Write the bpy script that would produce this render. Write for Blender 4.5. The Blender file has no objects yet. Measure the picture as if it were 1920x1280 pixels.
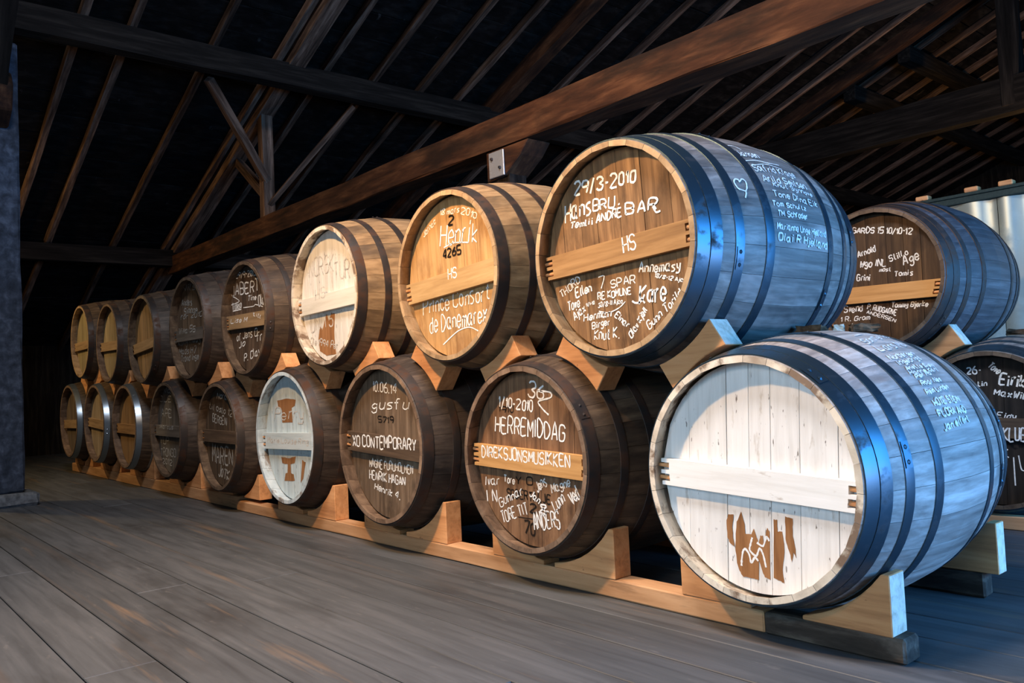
import bpy, bmesh, math, random
from mathutils import Vector, Matrix
from mathutils.geometry import tessellate_polygon
random.seed(7)
SC = bpy.context.scene
COL = SC.collection
PI = math.pi

# ------------------------------------------------------------------ camera
cam_d = bpy.data.cameras.new('camera'); cam_d.sensor_width = 36.0; cam_d.sensor_fit = 'HORIZONTAL'
cam_d.lens = 36.0 * 1544.7 / 1920.0; cam_d.clip_start = 0.05; cam_d.clip_end = 200
cam = bpy.data.objects.new('camera', cam_d); COL.objects.link(cam)
_r = Vector((0.64593971, 0.7619774, -0.0463932)); _u = Vector((0.06385416, 0.00662955, 0.99793722)); _f = Vector((-0.76071318, 0.64756967, 0.04437313))
_m = Matrix((_r, _u, -_f)).transposed().to_4x4(); _m.translation = Vector((0, -2.0419, 0.7964))
cam.matrix_world = _m
SC.camera = cam
# ------------------------------------------------------------------ light
W = bpy.data.worlds.new('world'); SC.world = W; W.use_nodes = True
W.node_tree.nodes['Background'].inputs[0].default_value = (0.20, 0.42, 1.0, 1)
W.node_tree.nodes['Background'].inputs[1].default_value = 0.3
def light(name, kind, loc, energy, color, size=None, size_y=None, look=None, spot=None, blend=0.5):
    d = bpy.data.lights.new(name, kind); d.energy = energy; d.color = color
    if kind == 'AREA':
        d.shape = 'RECTANGLE'; d.size = size; d.size_y = size_y or size
    elif size is not None: d.shadow_soft_size = size
    if kind == 'SPOT': d.spot_size = spot; d.spot_blend = blend
    o = bpy.data.objects.new(name, d); COL.objects.link(o); o.location = loc
    if look is not None: o.rotation_euler = (Vector(look) - Vector(loc)).to_track_quat('-Z', 'Y').to_euler()
    return o
WARM = (1.0, 0.60, 0.27)
light('ceiling_lamp', 'SPOT', (-2.7, -1.42, 2.55), 335, WARM, 0.06, look=(-2.4, .8, .6), spot=2.55, blend=.55)
light('warm_fill', 'SPOT', (-1.3, -2.7, 1.7), 48, WARM, 0.08, look=(-1.7, 0, .6), spot=1.7, blend=.7)  # added warm fill, brightens the chocks and rails from low in front
light('rafter_fill', 'POINT', (-1.6, -1.0, 3.3), 32, (1.0, 0.58, 0.36), 0.05)  # added fill that warms the rafters, not a real bulb
light('ceiling_lamp', 'SPOT', (-9.0, -1.9, 3.0), 150, (1.0, 0.68, 0.32), 0.08, look=(-8.6, .6, .6), spot=2.2, blend=.8)
light('warm_fill', 'POINT', (-9.6, -1.8, 2.3), 20, (1.0, 0.70, 0.34), 0.05)  # small added fill to lift the rafters at the far left
light('back_lamp', 'POINT', (-2.6, 8.2, 2.0), 190, (1.0, 0.66, 0.28), 0.1)
light('doorway_daylight', 'AREA', (3.55, 2.1, 1.45), 720, (0.065, 0.40, 1.0), 4.6, 2.2, look=(-3, 2.1, 1.1))
light('low_side_fill', 'AREA', (3.5, 1.6, .32), 58, (1.0, 0.86, 0.74), 3.6, .5, look=(-2, 1.2, .75))  # added neutral fill for the barrel sides, low so the floor stays blue
light('overhead_fill', 'AREA', (-2.2, -1.8, 5.2), 290, (0.90, 0.93, 1.0), 1.2, 1.0, look=(-1.9, -.1, 0))  # added fill from above for barrel tops and floor; the roof has no window
fd = light('front_fill', 'AREA', (-1.0, -4.5, 1.75), 36, (0.38, 0.70, 1.0), 2.6, 1.7, look=(-1.3, 0, .7)); fd.data.spread = 1.6  # added cool fill on the heads, set in an assumed front opening
SC.view_settings.view_transform = 'Standard'; SC.view_settings.look = 'None'
SC.view_settings.exposure = 0.0; SC.view_settings.gamma = 1.0; SC.view_settings.use_curve_mapping = False
SC.cycles.use_denoising = True
SC.cycles.max_bounces = 6

# ------------------------------------------------------------------ helpers
def tag(o, label=None, cat=None, group=None, kind=None):
    if label: o['label'] = label
    if cat: o['category'] = cat
    if group: o['group'] = group
    if kind: o['kind'] = kind
    return o
def empty(name, loc=(0, 0, 0)):
    o = bpy.data.objects.new(name, None); COL.objects.link(o); o.location = loc; o.empty_display_size = 0.1
    return o
def inst(name, me, parent=None, mats=None, loc=None, rot=None, scale=None):
    o = bpy.data.objects.new(name, me); COL.objects.link(o)
    if parent is not None: o.parent = parent
    if loc is not None: o.location = loc
    if rot is not None: o.rotation_euler = rot
    if scale is not None: o.scale = scale
    if mats:
        for i, m in enumerate(mats):
            o.material_slots[i].link = 'OBJECT'; o.material_slots[i].material = m
    return o
def mesh(name, V, F, mats=(None,), fm=None, smooth=False):
    me = bpy.data.meshes.new(name); me.from_pydata([tuple(v) for v in V], [], F)
    for m in mats: me.materials.append(m)
    if fm: me.polygons.foreach_set('material_index', fm)
    if smooth: me.polygons.foreach_set('use_smooth', [True] * len(me.polygons))
    me.update(); return me
def recalc(me):
    bm = bmesh.new(); bm.from_mesh(me); bmesh.ops.recalc_face_normals(bm, faces=bm.faces); bm.to_mesh(me); bm.free(); return me
def prism(name, poly, y0, y1, mats=(None,), bevel=0.0):
    """polygon in XZ pulled out along Y"""
    n = len(poly)
    V = [(x, y0, z) for x, z in poly] + [(x, y1, z) for x, z in poly]
    F = [list(range(n)), list(range(2 * n - 1, n - 1, -1))] + [[i, (i + 1) % n, n + (i + 1) % n, n + i] for i in range(n)]
    bm = bmesh.new(); vs = [bm.verts.new(v) for v in V]
    for f in F: bm.faces.new([vs[i] for i in f])
    bmesh.ops.recalc_face_normals(bm, faces=bm.faces)
    if bevel:
        es = [e for e in bm.edges if e.calc_face_angle(0) > 0.6]
        bmesh.ops.bevel(bm, geom=es, offset=bevel, segments=1, affect='EDGES', clamp_overlap=True)
    me = bpy.data.meshes.new(name); bm.to_mesh(me); bm.free()
    for m in mats: me.materials.append(m)
    return me
def box_mesh(name, sx, sy, sz, mat, bevel=0.004, wob=0.0, segs=1, axis=0):
    """box centred on the origin, cut into segs along axis so it can be uneven like old timber"""
    bm = bmesh.new(); bmesh.ops.create_cube(bm, size=1.0)
    if segs > 1:
        es = [e for e in bm.edges if abs((e.verts[0].co - e.verts[1].co)[axis]) > 0.5]
        bmesh.ops.subdivide_edges(bm, edges=es, cuts=segs - 1, use_grid_fill=True)
    for v in bm.verts: v.co = Vector((v.co.x * sx, v.co.y * sy, v.co.z * sz))
    if bevel:
        es = [e for e in bm.edges if e.calc_face_angle(0) > 0.6]
        bmesh.ops.bevel(bm, geom=es, offset=bevel, segments=1, affect='EDGES', clamp_overlap=True)
    if wob:
        for v in bm.verts:
            for a in range(3):
                if a != axis: v.co[a] += random.uniform(-wob, wob)
    me = bpy.data.meshes.new(name); bm.to_mesh(me); bm.free(); me.materials.append(mat); return me
def bar_between(name, a, b, w, h, mat, parent=None, wob=0.004, up=(0, 1, 0)):
    """a timber from a to b; w is its width along 'up', h its other side"""
    a, b = Vector(a), Vector(b); x = (b - a).normalized(); u = Vector(up); u = (u - x * u.dot(x)).normalized(); z = x.cross(u)
    Ln = (b - a).length
    me = box_mesh(name, Ln, w, h, mat, 0.006, wob, max(2, int(Ln / 0.45)))
    o = inst(name, me)
    M = Matrix((x, u, z)).transposed().to_4x4(); M.translation = (a + b) / 2
    if parent is not None: o.parent = parent; M = parent.matrix_world.inverted() @ M
    o.matrix_local = M if parent is not None else M
    return o

# ------------------------------------------------------------------ materials
def nodes(name):
    m = bpy.data.materials.new(name); m.use_nodes = True; nt = m.node_tree; nt.nodes.clear()
    out = nt.nodes.new('ShaderNodeOutputMaterial'); b = nt.nodes.new('ShaderNodeBsdfPrincipled')
    nt.links.new(b.outputs[0], out.inputs[0]); return m, nt, b
def N(nt, t, **k):
    n = nt.nodes.new(t)
    for a, v in k.items():
        if a in ('operation', 'blend_type', 'data_type', 'noise_dimensions', 'wave_type', 'bands_direction', 'feature'): setattr(n, a, v)
        else: n.inputs[a].default_value = v
    return n
def ramp(nt, pts, fac):
    r = nt.nodes.new('ShaderNodeValToRGB'); e = r.color_ramp.elements
    while len(e) < len(pts): e.new(0.5)
    for i, (p, c) in enumerate(pts): e[i].position = p; e[i].color = (*c, 1) if len(c) == 3 else c
    nt.links.new(fac, r.inputs[0]); return r
def mix(nt, fac, a, b, mode='MIX'):
    n = nt.nodes.new('ShaderNodeMix'); n.data_type = 'RGBA'; n.blend_type = mode
    for s, v in ((0, fac), (6, a), (7, b)):
        if hasattr(v, 'is_linked') or hasattr(v, 'links'): nt.links.new(v, n.inputs[s])
        else: n.inputs[s].default_value = v if s == 0 else (*v, 1)
    return n.outputs[2]
def coords(nt, scale, seed=True):
    tc = nt.nodes.new('ShaderNodeTexCoord'); mp = nt.nodes.new('ShaderNodeMapping'); mp.inputs['Scale'].default_value = scale
    nt.links.new(tc.outputs['Object'], mp.inputs[0]); oi = nt.nodes.new('ShaderNodeObjectInfo')
    if seed:
        vm = N(nt, 'ShaderNodeVectorMath', operation='MULTIPLY'); cv = nt.nodes.new('ShaderNodeCombineXYZ')
        for i in range(3): nt.links.new(oi.outputs['Random'], cv.inputs[i])
        nt.links.new(cv.outputs[0], vm.inputs[0]); vm.inputs[1].default_value = (37.0, 53.0, 71.0)
        nt.links.new(vm.outputs[0], mp.inputs[1])
    return mp.outputs[0], oi.outputs['Random'], tc.outputs['Object']
def wood(name, dark, mid, lightc, grain=(40, 2.5, 40), blotch=5.0, stain=None, stain_amt=0.5, rough=0.75, bump=0.25, vary=0.35, spec=0.3, stain_lo=0.5):
    """grain: coordinate scale, small along the fibres"""
    m, nt, b = nodes(name)
    v, rnd, raw = coords(nt, grain)
    n1 = N(nt, 'ShaderNodeTexNoise', Scale=1.0, Detail=6.0, Roughness=0.62, Distortion=0.3); nt.links.new(v, n1.inputs['Vector'])
    c = ramp(nt, [(0.28, dark), (0.5, mid), (0.74, lightc)], n1.outputs[0]).outputs[0]
    v2, _, _ = coords(nt, (blotch * grain[0] / 40, blotch * grain[1] / 10 + 0.6, blotch * grain[2] / 40))
    n2 = N(nt, 'ShaderNodeTexNoise', Scale=1.0, Detail=4.0, Roughness=0.6); nt.links.new(v2, n2.inputs['Vector'])
    if stain is not None:
        f = ramp(nt, [(stain_lo, (0, 0, 0)), (min(1, stain_lo + 0.18), (stain_amt,) * 3)], n2.outputs[0]).outputs[0]
        c = mix(nt, f, c, stain)
    hv = N(nt, 'ShaderNodeMath', operation='MULTIPLY_ADD'); nt.links.new(rnd, hv.inputs[0]); hv.inputs[1].default_value = vary; hv.inputs[2].default_value = 1 - vary / 2
    hs = nt.nodes.new('ShaderNodeHueSaturation'); nt.links.new(c, hs.inputs['Color']); nt.links.new(hv.outputs[0], hs.inputs['Value'])
    nt.links.new(hs.outputs[0], b.inputs['Base Color'])
    b.inputs['Roughness'].default_value = rough; b.inputs['Specular IOR Level'].default_value = spec
    bp = N(nt, 'ShaderNodeBump', Strength=bump, Distance=0.004); nt.links.new(n1.outputs[0], bp.inputs['Height']); nt.links.new(bp.outputs[0], b.inputs['Normal'])
    return m
def metal(name, base, rust, rough=0.38, metallic=0.75, rust_lo=0.5, sc=14):
    m, nt, b = nodes(name); v, rnd, raw = coords(nt, (sc, sc * 0.7, sc))
    n1 = N(nt, 'ShaderNodeTexNoise', Scale=1.0, Detail=6.0, Roughness=0.65); nt.links.new(v, n1.inputs['Vector'])
    f = ramp(nt, [(rust_lo, (0, 0, 0)), (rust_lo + 0.2, (1, 1, 1))], n1.outputs[0]).outputs[0]
    nt.links.new(mix(nt, f, base, rust), b.inputs['Base Color'])
    r = N(nt, 'ShaderNodeMapRange'); nt.links.new(f, r.inputs[0]); r.inputs[3].default_value = rough; r.inputs[4].default_value = 0.8
    nt.links.new(r.outputs[0], b.inputs['Roughness']); b.inputs['Metallic'].default_value = metallic
    bp = N(nt, 'ShaderNodeBump', Strength=0.12, Distance=0.002); nt.links.new(n1.outputs[0], bp.inputs['Height']); nt.links.new(bp.outputs[0], b.inputs['Normal'])
    return m
def plain(name, col, rough=0.9, noise=0.25, sc=60):
    m, nt, b = nodes(name); v, rnd, raw = coords(nt, (sc,) * 3)
    n1 = N(nt, 'ShaderNodeTexNoise', Scale=1.0, Detail=3.0); nt.links.new(v, n1.inputs['Vector'])
    c = ramp(nt, [(0.35, tuple(x * (1 - noise) for x in col)), (0.65, col)], n1.outputs[0]).outputs[0]
    nt.links.new(c, b.inputs['Base Color']); b.inputs['Roughness'].default_value = rough; b.inputs['Specular IOR Level'].default_value = 0.1
    return m

M_floor = wood('floor_wood', (0.038, 0.040, 0.043), (0.062, 0.066, 0.070), (0.090, 0.092, 0.096), (1.6, 22, 22), 3.2, (0.17, 0.105, 0.06), 0.5, 0.6, 0.2, 0.3, 0.45, 0.60)
M_pine = wood('pine', (0.40, 0.175, 0.072), (0.61, 0.29, 0.12), (0.71, 0.375, 0.175), (3.0, 30, 30), 5.0, (0.32, 0.12, 0.05), 0.5, 0.7, 0.15, 0.3, 0.25, 0.58)
M_rail = wood('rail_pine', (0.38, 0.19, 0.085), (0.52, 0.285, 0.14), (0.62, 0.36, 0.19), (2.5, 30, 30), 5.0, (0.16, 0.075, 0.03), 0.6, 0.72, 0.15, 0.1, 0.25, 0.60)
M_raildark = wood('weathered_rail_end', (0.015, 0.012, 0.010), (0.045, 0.034, 0.026), (0.15, 0.12, 0.095), (5, 20, 20), 9.0, (0.012, 0.009, 0.007), 0.85, 0.8, 0.3, 0.1, 0.2, 0.48)
M_palewood = wood('pale_wood', (0.35, 0.30, 0.22), (0.60, 0.54, 0.44), (0.72, 0.67, 0.58), (30, 30, 30), 8.0, (0.2, 0.12, 0.06), 0.4, 0.8, 0.2, 0.1, 0.2, 0.62)  # paler wood for chosen block faces and a loose chip
M_beam = wood('old_beam', (0.012, 0.005, 0.003), (0.042, 0.016, 0.007), (0.10, 0.042, 0.018), (2.5, 16, 16), 6.0, (0.16, 0.085, 0.04), 0.5, 0.85, 0.7, 0.5, 0.15, 0.60)
M_beamdark = wood('dark_timber', (0.004, 0.003, 0.002), (0.011, 0.008, 0.006), (0.03, 0.022, 0.016), (1.6, 22, 22), 5.0, (0.08, 0.065, 0.05), 0.3, 0.9, 0.5, 0.3, 0.1, 0.66)  # near-black base colour all over, a few paler blotches
M_rafter = wood('rafter_wood', (0.025, 0.013, 0.008), (0.11, 0.062, 0.040), (0.27, 0.165, 0.11), (2.4, 26, 26), 6.0, (0.010, 0.007, 0.005), 0.85, 0.9, 0.6, 0.6, 0.1, 0.5)
M_deck = wood('dark_boards', (0.003, 0.0025, 0.002), (0.008, 0.006, 0.005), (0.02, 0.016, 0.013), (12, 5, 12), 14.0, (0.16, 0.13, 0.11), 0.6, 0.95, 0.5, 0.5, 0.05, 0.68)  # almost black base with small pale specks
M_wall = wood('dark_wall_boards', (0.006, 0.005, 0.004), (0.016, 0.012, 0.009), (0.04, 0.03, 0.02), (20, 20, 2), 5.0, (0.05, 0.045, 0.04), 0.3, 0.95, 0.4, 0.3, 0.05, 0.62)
M_post = wood('blue_grey_post', (0.012, 0.014, 0.018), (0.036, 0.042, 0.055), (0.09, 0.10, 0.125), (14, 14, 1.6), 5.0, (0.01, 0.012, 0.016), 0.6, 0.8, 0.4, 0.2, 0.2, 0.5)
M_stone = plain('stone', (0.16, 0.155, 0.15), 0.9, 0.5, 30)
M_chalk = plain('chalk', (0.86, 0.86, 0.84), 1.0, 0.25, 90)
M_chalkdull = plain('dull_chalk', (0.76, 0.76, 0.75), 1.0, 0.4, 80)
M_chalkgrey = plain('grey_chalk', (0.60, 0.56, 0.50), 1.0, 0.3, 70)
M_chalkfaint = plain('faint_chalk', (0.42, 0.41, 0.38), 1.0, 0.4, 70)
M_paintline = plain('white_paint_line', (0.80, 0.79, 0.77), 0.9, 0.1, 60)
M_stencil = plain('black_stencil_paint', (0.018, 0.013, 0.010), 0.8, 0.3, 80)
M_hoop = metal('dark_hoop_steel', (0.05, 0.085, 0.115), (0.04, 0.034, 0.032), 0.34, 0.8, 0.54)  # slight blue in the base stands in for the daylight it reflects
M_hooprust = metal('rusty_hoop_steel', (0.05, 0.042, 0.04), (0.085, 0.042, 0.026), 0.5, 0.6, 0.45)
M_hoopzinc = metal('galvanised_hoop', (0.30, 0.36, 0.42), (0.22, 0.25, 0.28), 0.32, 0.9, 0.6)
M_tin = metal('galvanised_sheet', (0.36, 0.41, 0.37), (0.27, 0.31, 0.28), 0.40, 0.55, 0.5, 4)
M_plate = metal('zinc_plate', (0.5, 0.5, 0.52), (0.3, 0.28, 0.27), 0.45, 0.7, 0.55)
M_blackdark = plain('barrel_inside', (0.01, 0.008, 0.006), 1.0)
M_bark = plain('bark', (0.14, 0.085, 0.05), 0.95, 0.6, 50)
M_bare = wood('bare_worn_wood', (0.17, 0.075, 0.03), (0.27, 0.125, 0.05), (0.36, 0.18, 0.08), (40, 40, 3), 6.0, None, 0, 0.85, 0.2, 0.1, 0.1)

def overlay(m, scale, lo, hi, col, amt, world=True, detail=5.0):
    """lay a stain of its own shape over a material's base colour"""
    nt = m.node_tree; b = next(n for n in nt.nodes if n.type == 'BSDF_PRINCIPLED'); src = b.inputs['Base Color'].links[0].from_socket
    if world: g = nt.nodes.new('ShaderNodeNewGeometry').outputs['Position']
    else: g = nt.nodes.new('ShaderNodeTexCoord').outputs['Object']
    mp = nt.nodes.new('ShaderNodeMapping'); mp.inputs['Scale'].default_value = scale; nt.links.new(g, mp.inputs[0])
    n1 = N(nt, 'ShaderNodeTexNoise', Scale=1.0, Detail=detail, Roughness=0.62); nt.links.new(mp.outputs[0], n1.inputs['Vector'])
    f = ramp(nt, [(lo, (0, 0, 0)), (hi, (amt,) * 3)], n1.outputs[0]).outputs[0]
    nt.links.new(mix(nt, f, src, col), b.inputs['Base Color'])
overlay(M_floor, (0.9, 2.6, 1), .54, .72, (0.018, 0.016, 0.015), .75)
overlay(M_floor, (0.55, 9.0, 1), .60, .72, (0.20, 0.125, 0.07), .6)
overlay(M_floor, (9, 26, 1), .62, .72, (0.16, 0.15, 0.14), .35)
overlay(M_beam, (1.1, 6, 5), .50, .64, (0.010, 0.006, 0.004), .8)
overlay(M_rail, (2.2, 14, 14), .58, .70, (0.12, 0.06, 0.028), .55)
overlay(M_pine, (16, 40, 22), .66, .72, (0.16, 0.06, 0.025), .7)

# ------------------------------------------------------------------ single-stroke handwriting
G = {'A': '02 28 42,14 34', 'B': '02 08 38 47 45 35 05,35 44 43 32 02', 'C': '47 38 18 07 03 12 32 43', 'D': '02 08 28 46 44 22 02', 'E': '48 08 02 42,05 35', 'F': '48 08 02,05 35',
 'G': '47 38 18 07 03 12 32 43 45 25', 'H': '08 02,48 42,05 45', 'I': '08 02', 'J': '38 33 22 12 03', 'K': '08 02,48 05 42', 'L': '08 02 42', 'M': '02 08 24 48 42', 'N': '02 08 42 48', 'O': '18 07 03 12 32 43 47 38 18',
 'P': '02 08 38 47 46 35 05', 'R': '02 08 38 47 46 35 05,25 42', 'S': '47 38 18 07 06 15 35 44 43 32 12 03', 'T': '08 48,28 22', 'U': '08 03 12 32 43 48', 'V': '08 22 48', 'W': '08 12 26 32 48', 'X': '08 42,48 02', 'Y': '08 25 48,25 22', 'Z': '08 48 02 42',
 '0': '18 07 03 12 22 33 37 28 18', '1': '06 18 12', '2': '07 18 38 47 46 02 42', '3': '07 18 38 47 46 25 44 43 32 12 03', '4': '32 38 04 44', '5': '48 08 05 35 44 43 32 02', '6': '38 05 03 12 32 43 44 35 05', '7': '08 48 12', '8': '25 07 18 38 47 25 03 12 32 43 25', '9': '45 15 06 07 18 38 47 45 32',
 'a': '36 16 05 03 12 22 34,36 32 42', 'b': '08 02,05 16 26 35 33 22 12 03', 'c': '35 26 16 05 03 12 22 33', 'd': '35 26 16 05 03 12 22 33,38 32', 'e': '04 34 35 26 16 05 03 12 22 33', 'f': '38 28 17 12,06 26', 'g': '35 26 16 05 04 13 23 34,36 31 20 10 01', 'h': '08 02,05 16 26 35 32', 'i': '06 02,07 08', 'j': '16 11 00,17 18',
 'k': '08 02,36 04 32', 'l': '08 03 12', 'm': '06 02,05 16 25 22,25 36 45 42', 'n': '06 02,05 16 26 35 32', 'o': '16 05 03 12 22 33 35 26 16', 'p': '06 00,05 16 26 35 33 22 12 03', 'q': '35 26 16 05 03 12 22 33,36 30', 'r': '06 02,05 16 26', 's': '36 16 05 24 33 22 02', 't': '18 13 22 32,06 26', 'u': '06 03 12 22 33,36 32', 'v': '06 12 26', 'w': '06 12 25 32 46', 'x': '06 32,36 02', 'y': '06 13 33,36 31 20 00', 'z': '06 36 02 32',
 '/': '38 01', '-': '05 25', '.': '02 12', "'": '19 39', ':': '19 29'}
def glyph_lines(txt):
    """polylines of a word in grid units, and its width"""
    x = 0.0; out = []; rr = random.Random(sum(map(ord, txt))); cursive = any(c.islower() for c in txt)
    for ch in txt:
        if ch == ' ': x += 2.6; continue
        if ch in "':":                                   # an accent or a diaeresis over the letter before
            off = x - 5.0
            out += [[(off + 1, 9.2), (off + 2.6, 9.9)]] if ch == "'" else [[(off + .6, 9.3), (off + 1, 9.6)], [(off + 3, 9.3), (off + 3.4, 9.6)]]
            continue
        ls = [[(int(p[0]), int(p[1]) - 2) for p in s.split()] for s in G[ch].split(',')]
        w = max(p[0] for l in ls for p in l); jx, jy, sl = rr.uniform(-.2, .2), rr.uniform(-.45, .45), rr.uniform(.06, .26) if cursive else rr.uniform(-.04, .10); k = rr.uniform(.9, 1.12)
        if w < 1: ls = [[(p[0] + .55, p[1]) for p in l] for l in ls]; w = 1.1
        for l in ls: out.append([(x + p[0] + jx + sl * p[1] + rr.uniform(-.14, .14), p[1] * k + jy + rr.uniform(-.14, .14)) for p in l])
        x += w + 1.55
    return out, max(1.0, x - 1.55)
def smooth_line(P, n=3):
    if len(P) < 3: return P
    Q = []
    for i in range(len(P) - 1):
        p0, p1, p2, p3 = P[max(0, i - 1)], P[i], P[i + 1], P[min(len(P) - 1, i + 2)]
        for k in range(n):
            t = k / n
            Q.append(tuple((1 + 2 * t) * (1 - t) ** 2 * p1[a] + t * (1 - t) ** 2 * .42 * (p2[a] - p0[a]) + t * t * (3 - 2 * t) * p2[a] + t * t * (t - 1) * .42 * (p3[a] - p1[a]) for a in (0, 1)))
    Q.append(P[-1]); return Q
def ribbon(V, F, P, w, surf):
    """a chalk stroke of width w along the 2D line P, laid on surf(u, v) -> 3D"""
    rr = random
    if len(P) < 2: return
    k0 = len(V)
    for i, p in enumerate(P):
        a, b = P[max(0, i - 1)], P[min(len(P) - 1, i + 1)]; dx, dy = b[0] - a[0], b[1] - a[1]; l = math.hypot(dx, dy) or 1e-6
        h = w / 2 * rr.uniform(.72, 1.15); nx, ny = -dy / l * h, dx / l * h
        V.append(surf(p[0] + nx, p[1] + ny)); V.append(surf(p[0] - nx, p[1] - ny))
    for i in range(len(P) - 1):
        k = k0 + 2 * i; F.append((k, k + 1, k + 3, k + 2))
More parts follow.
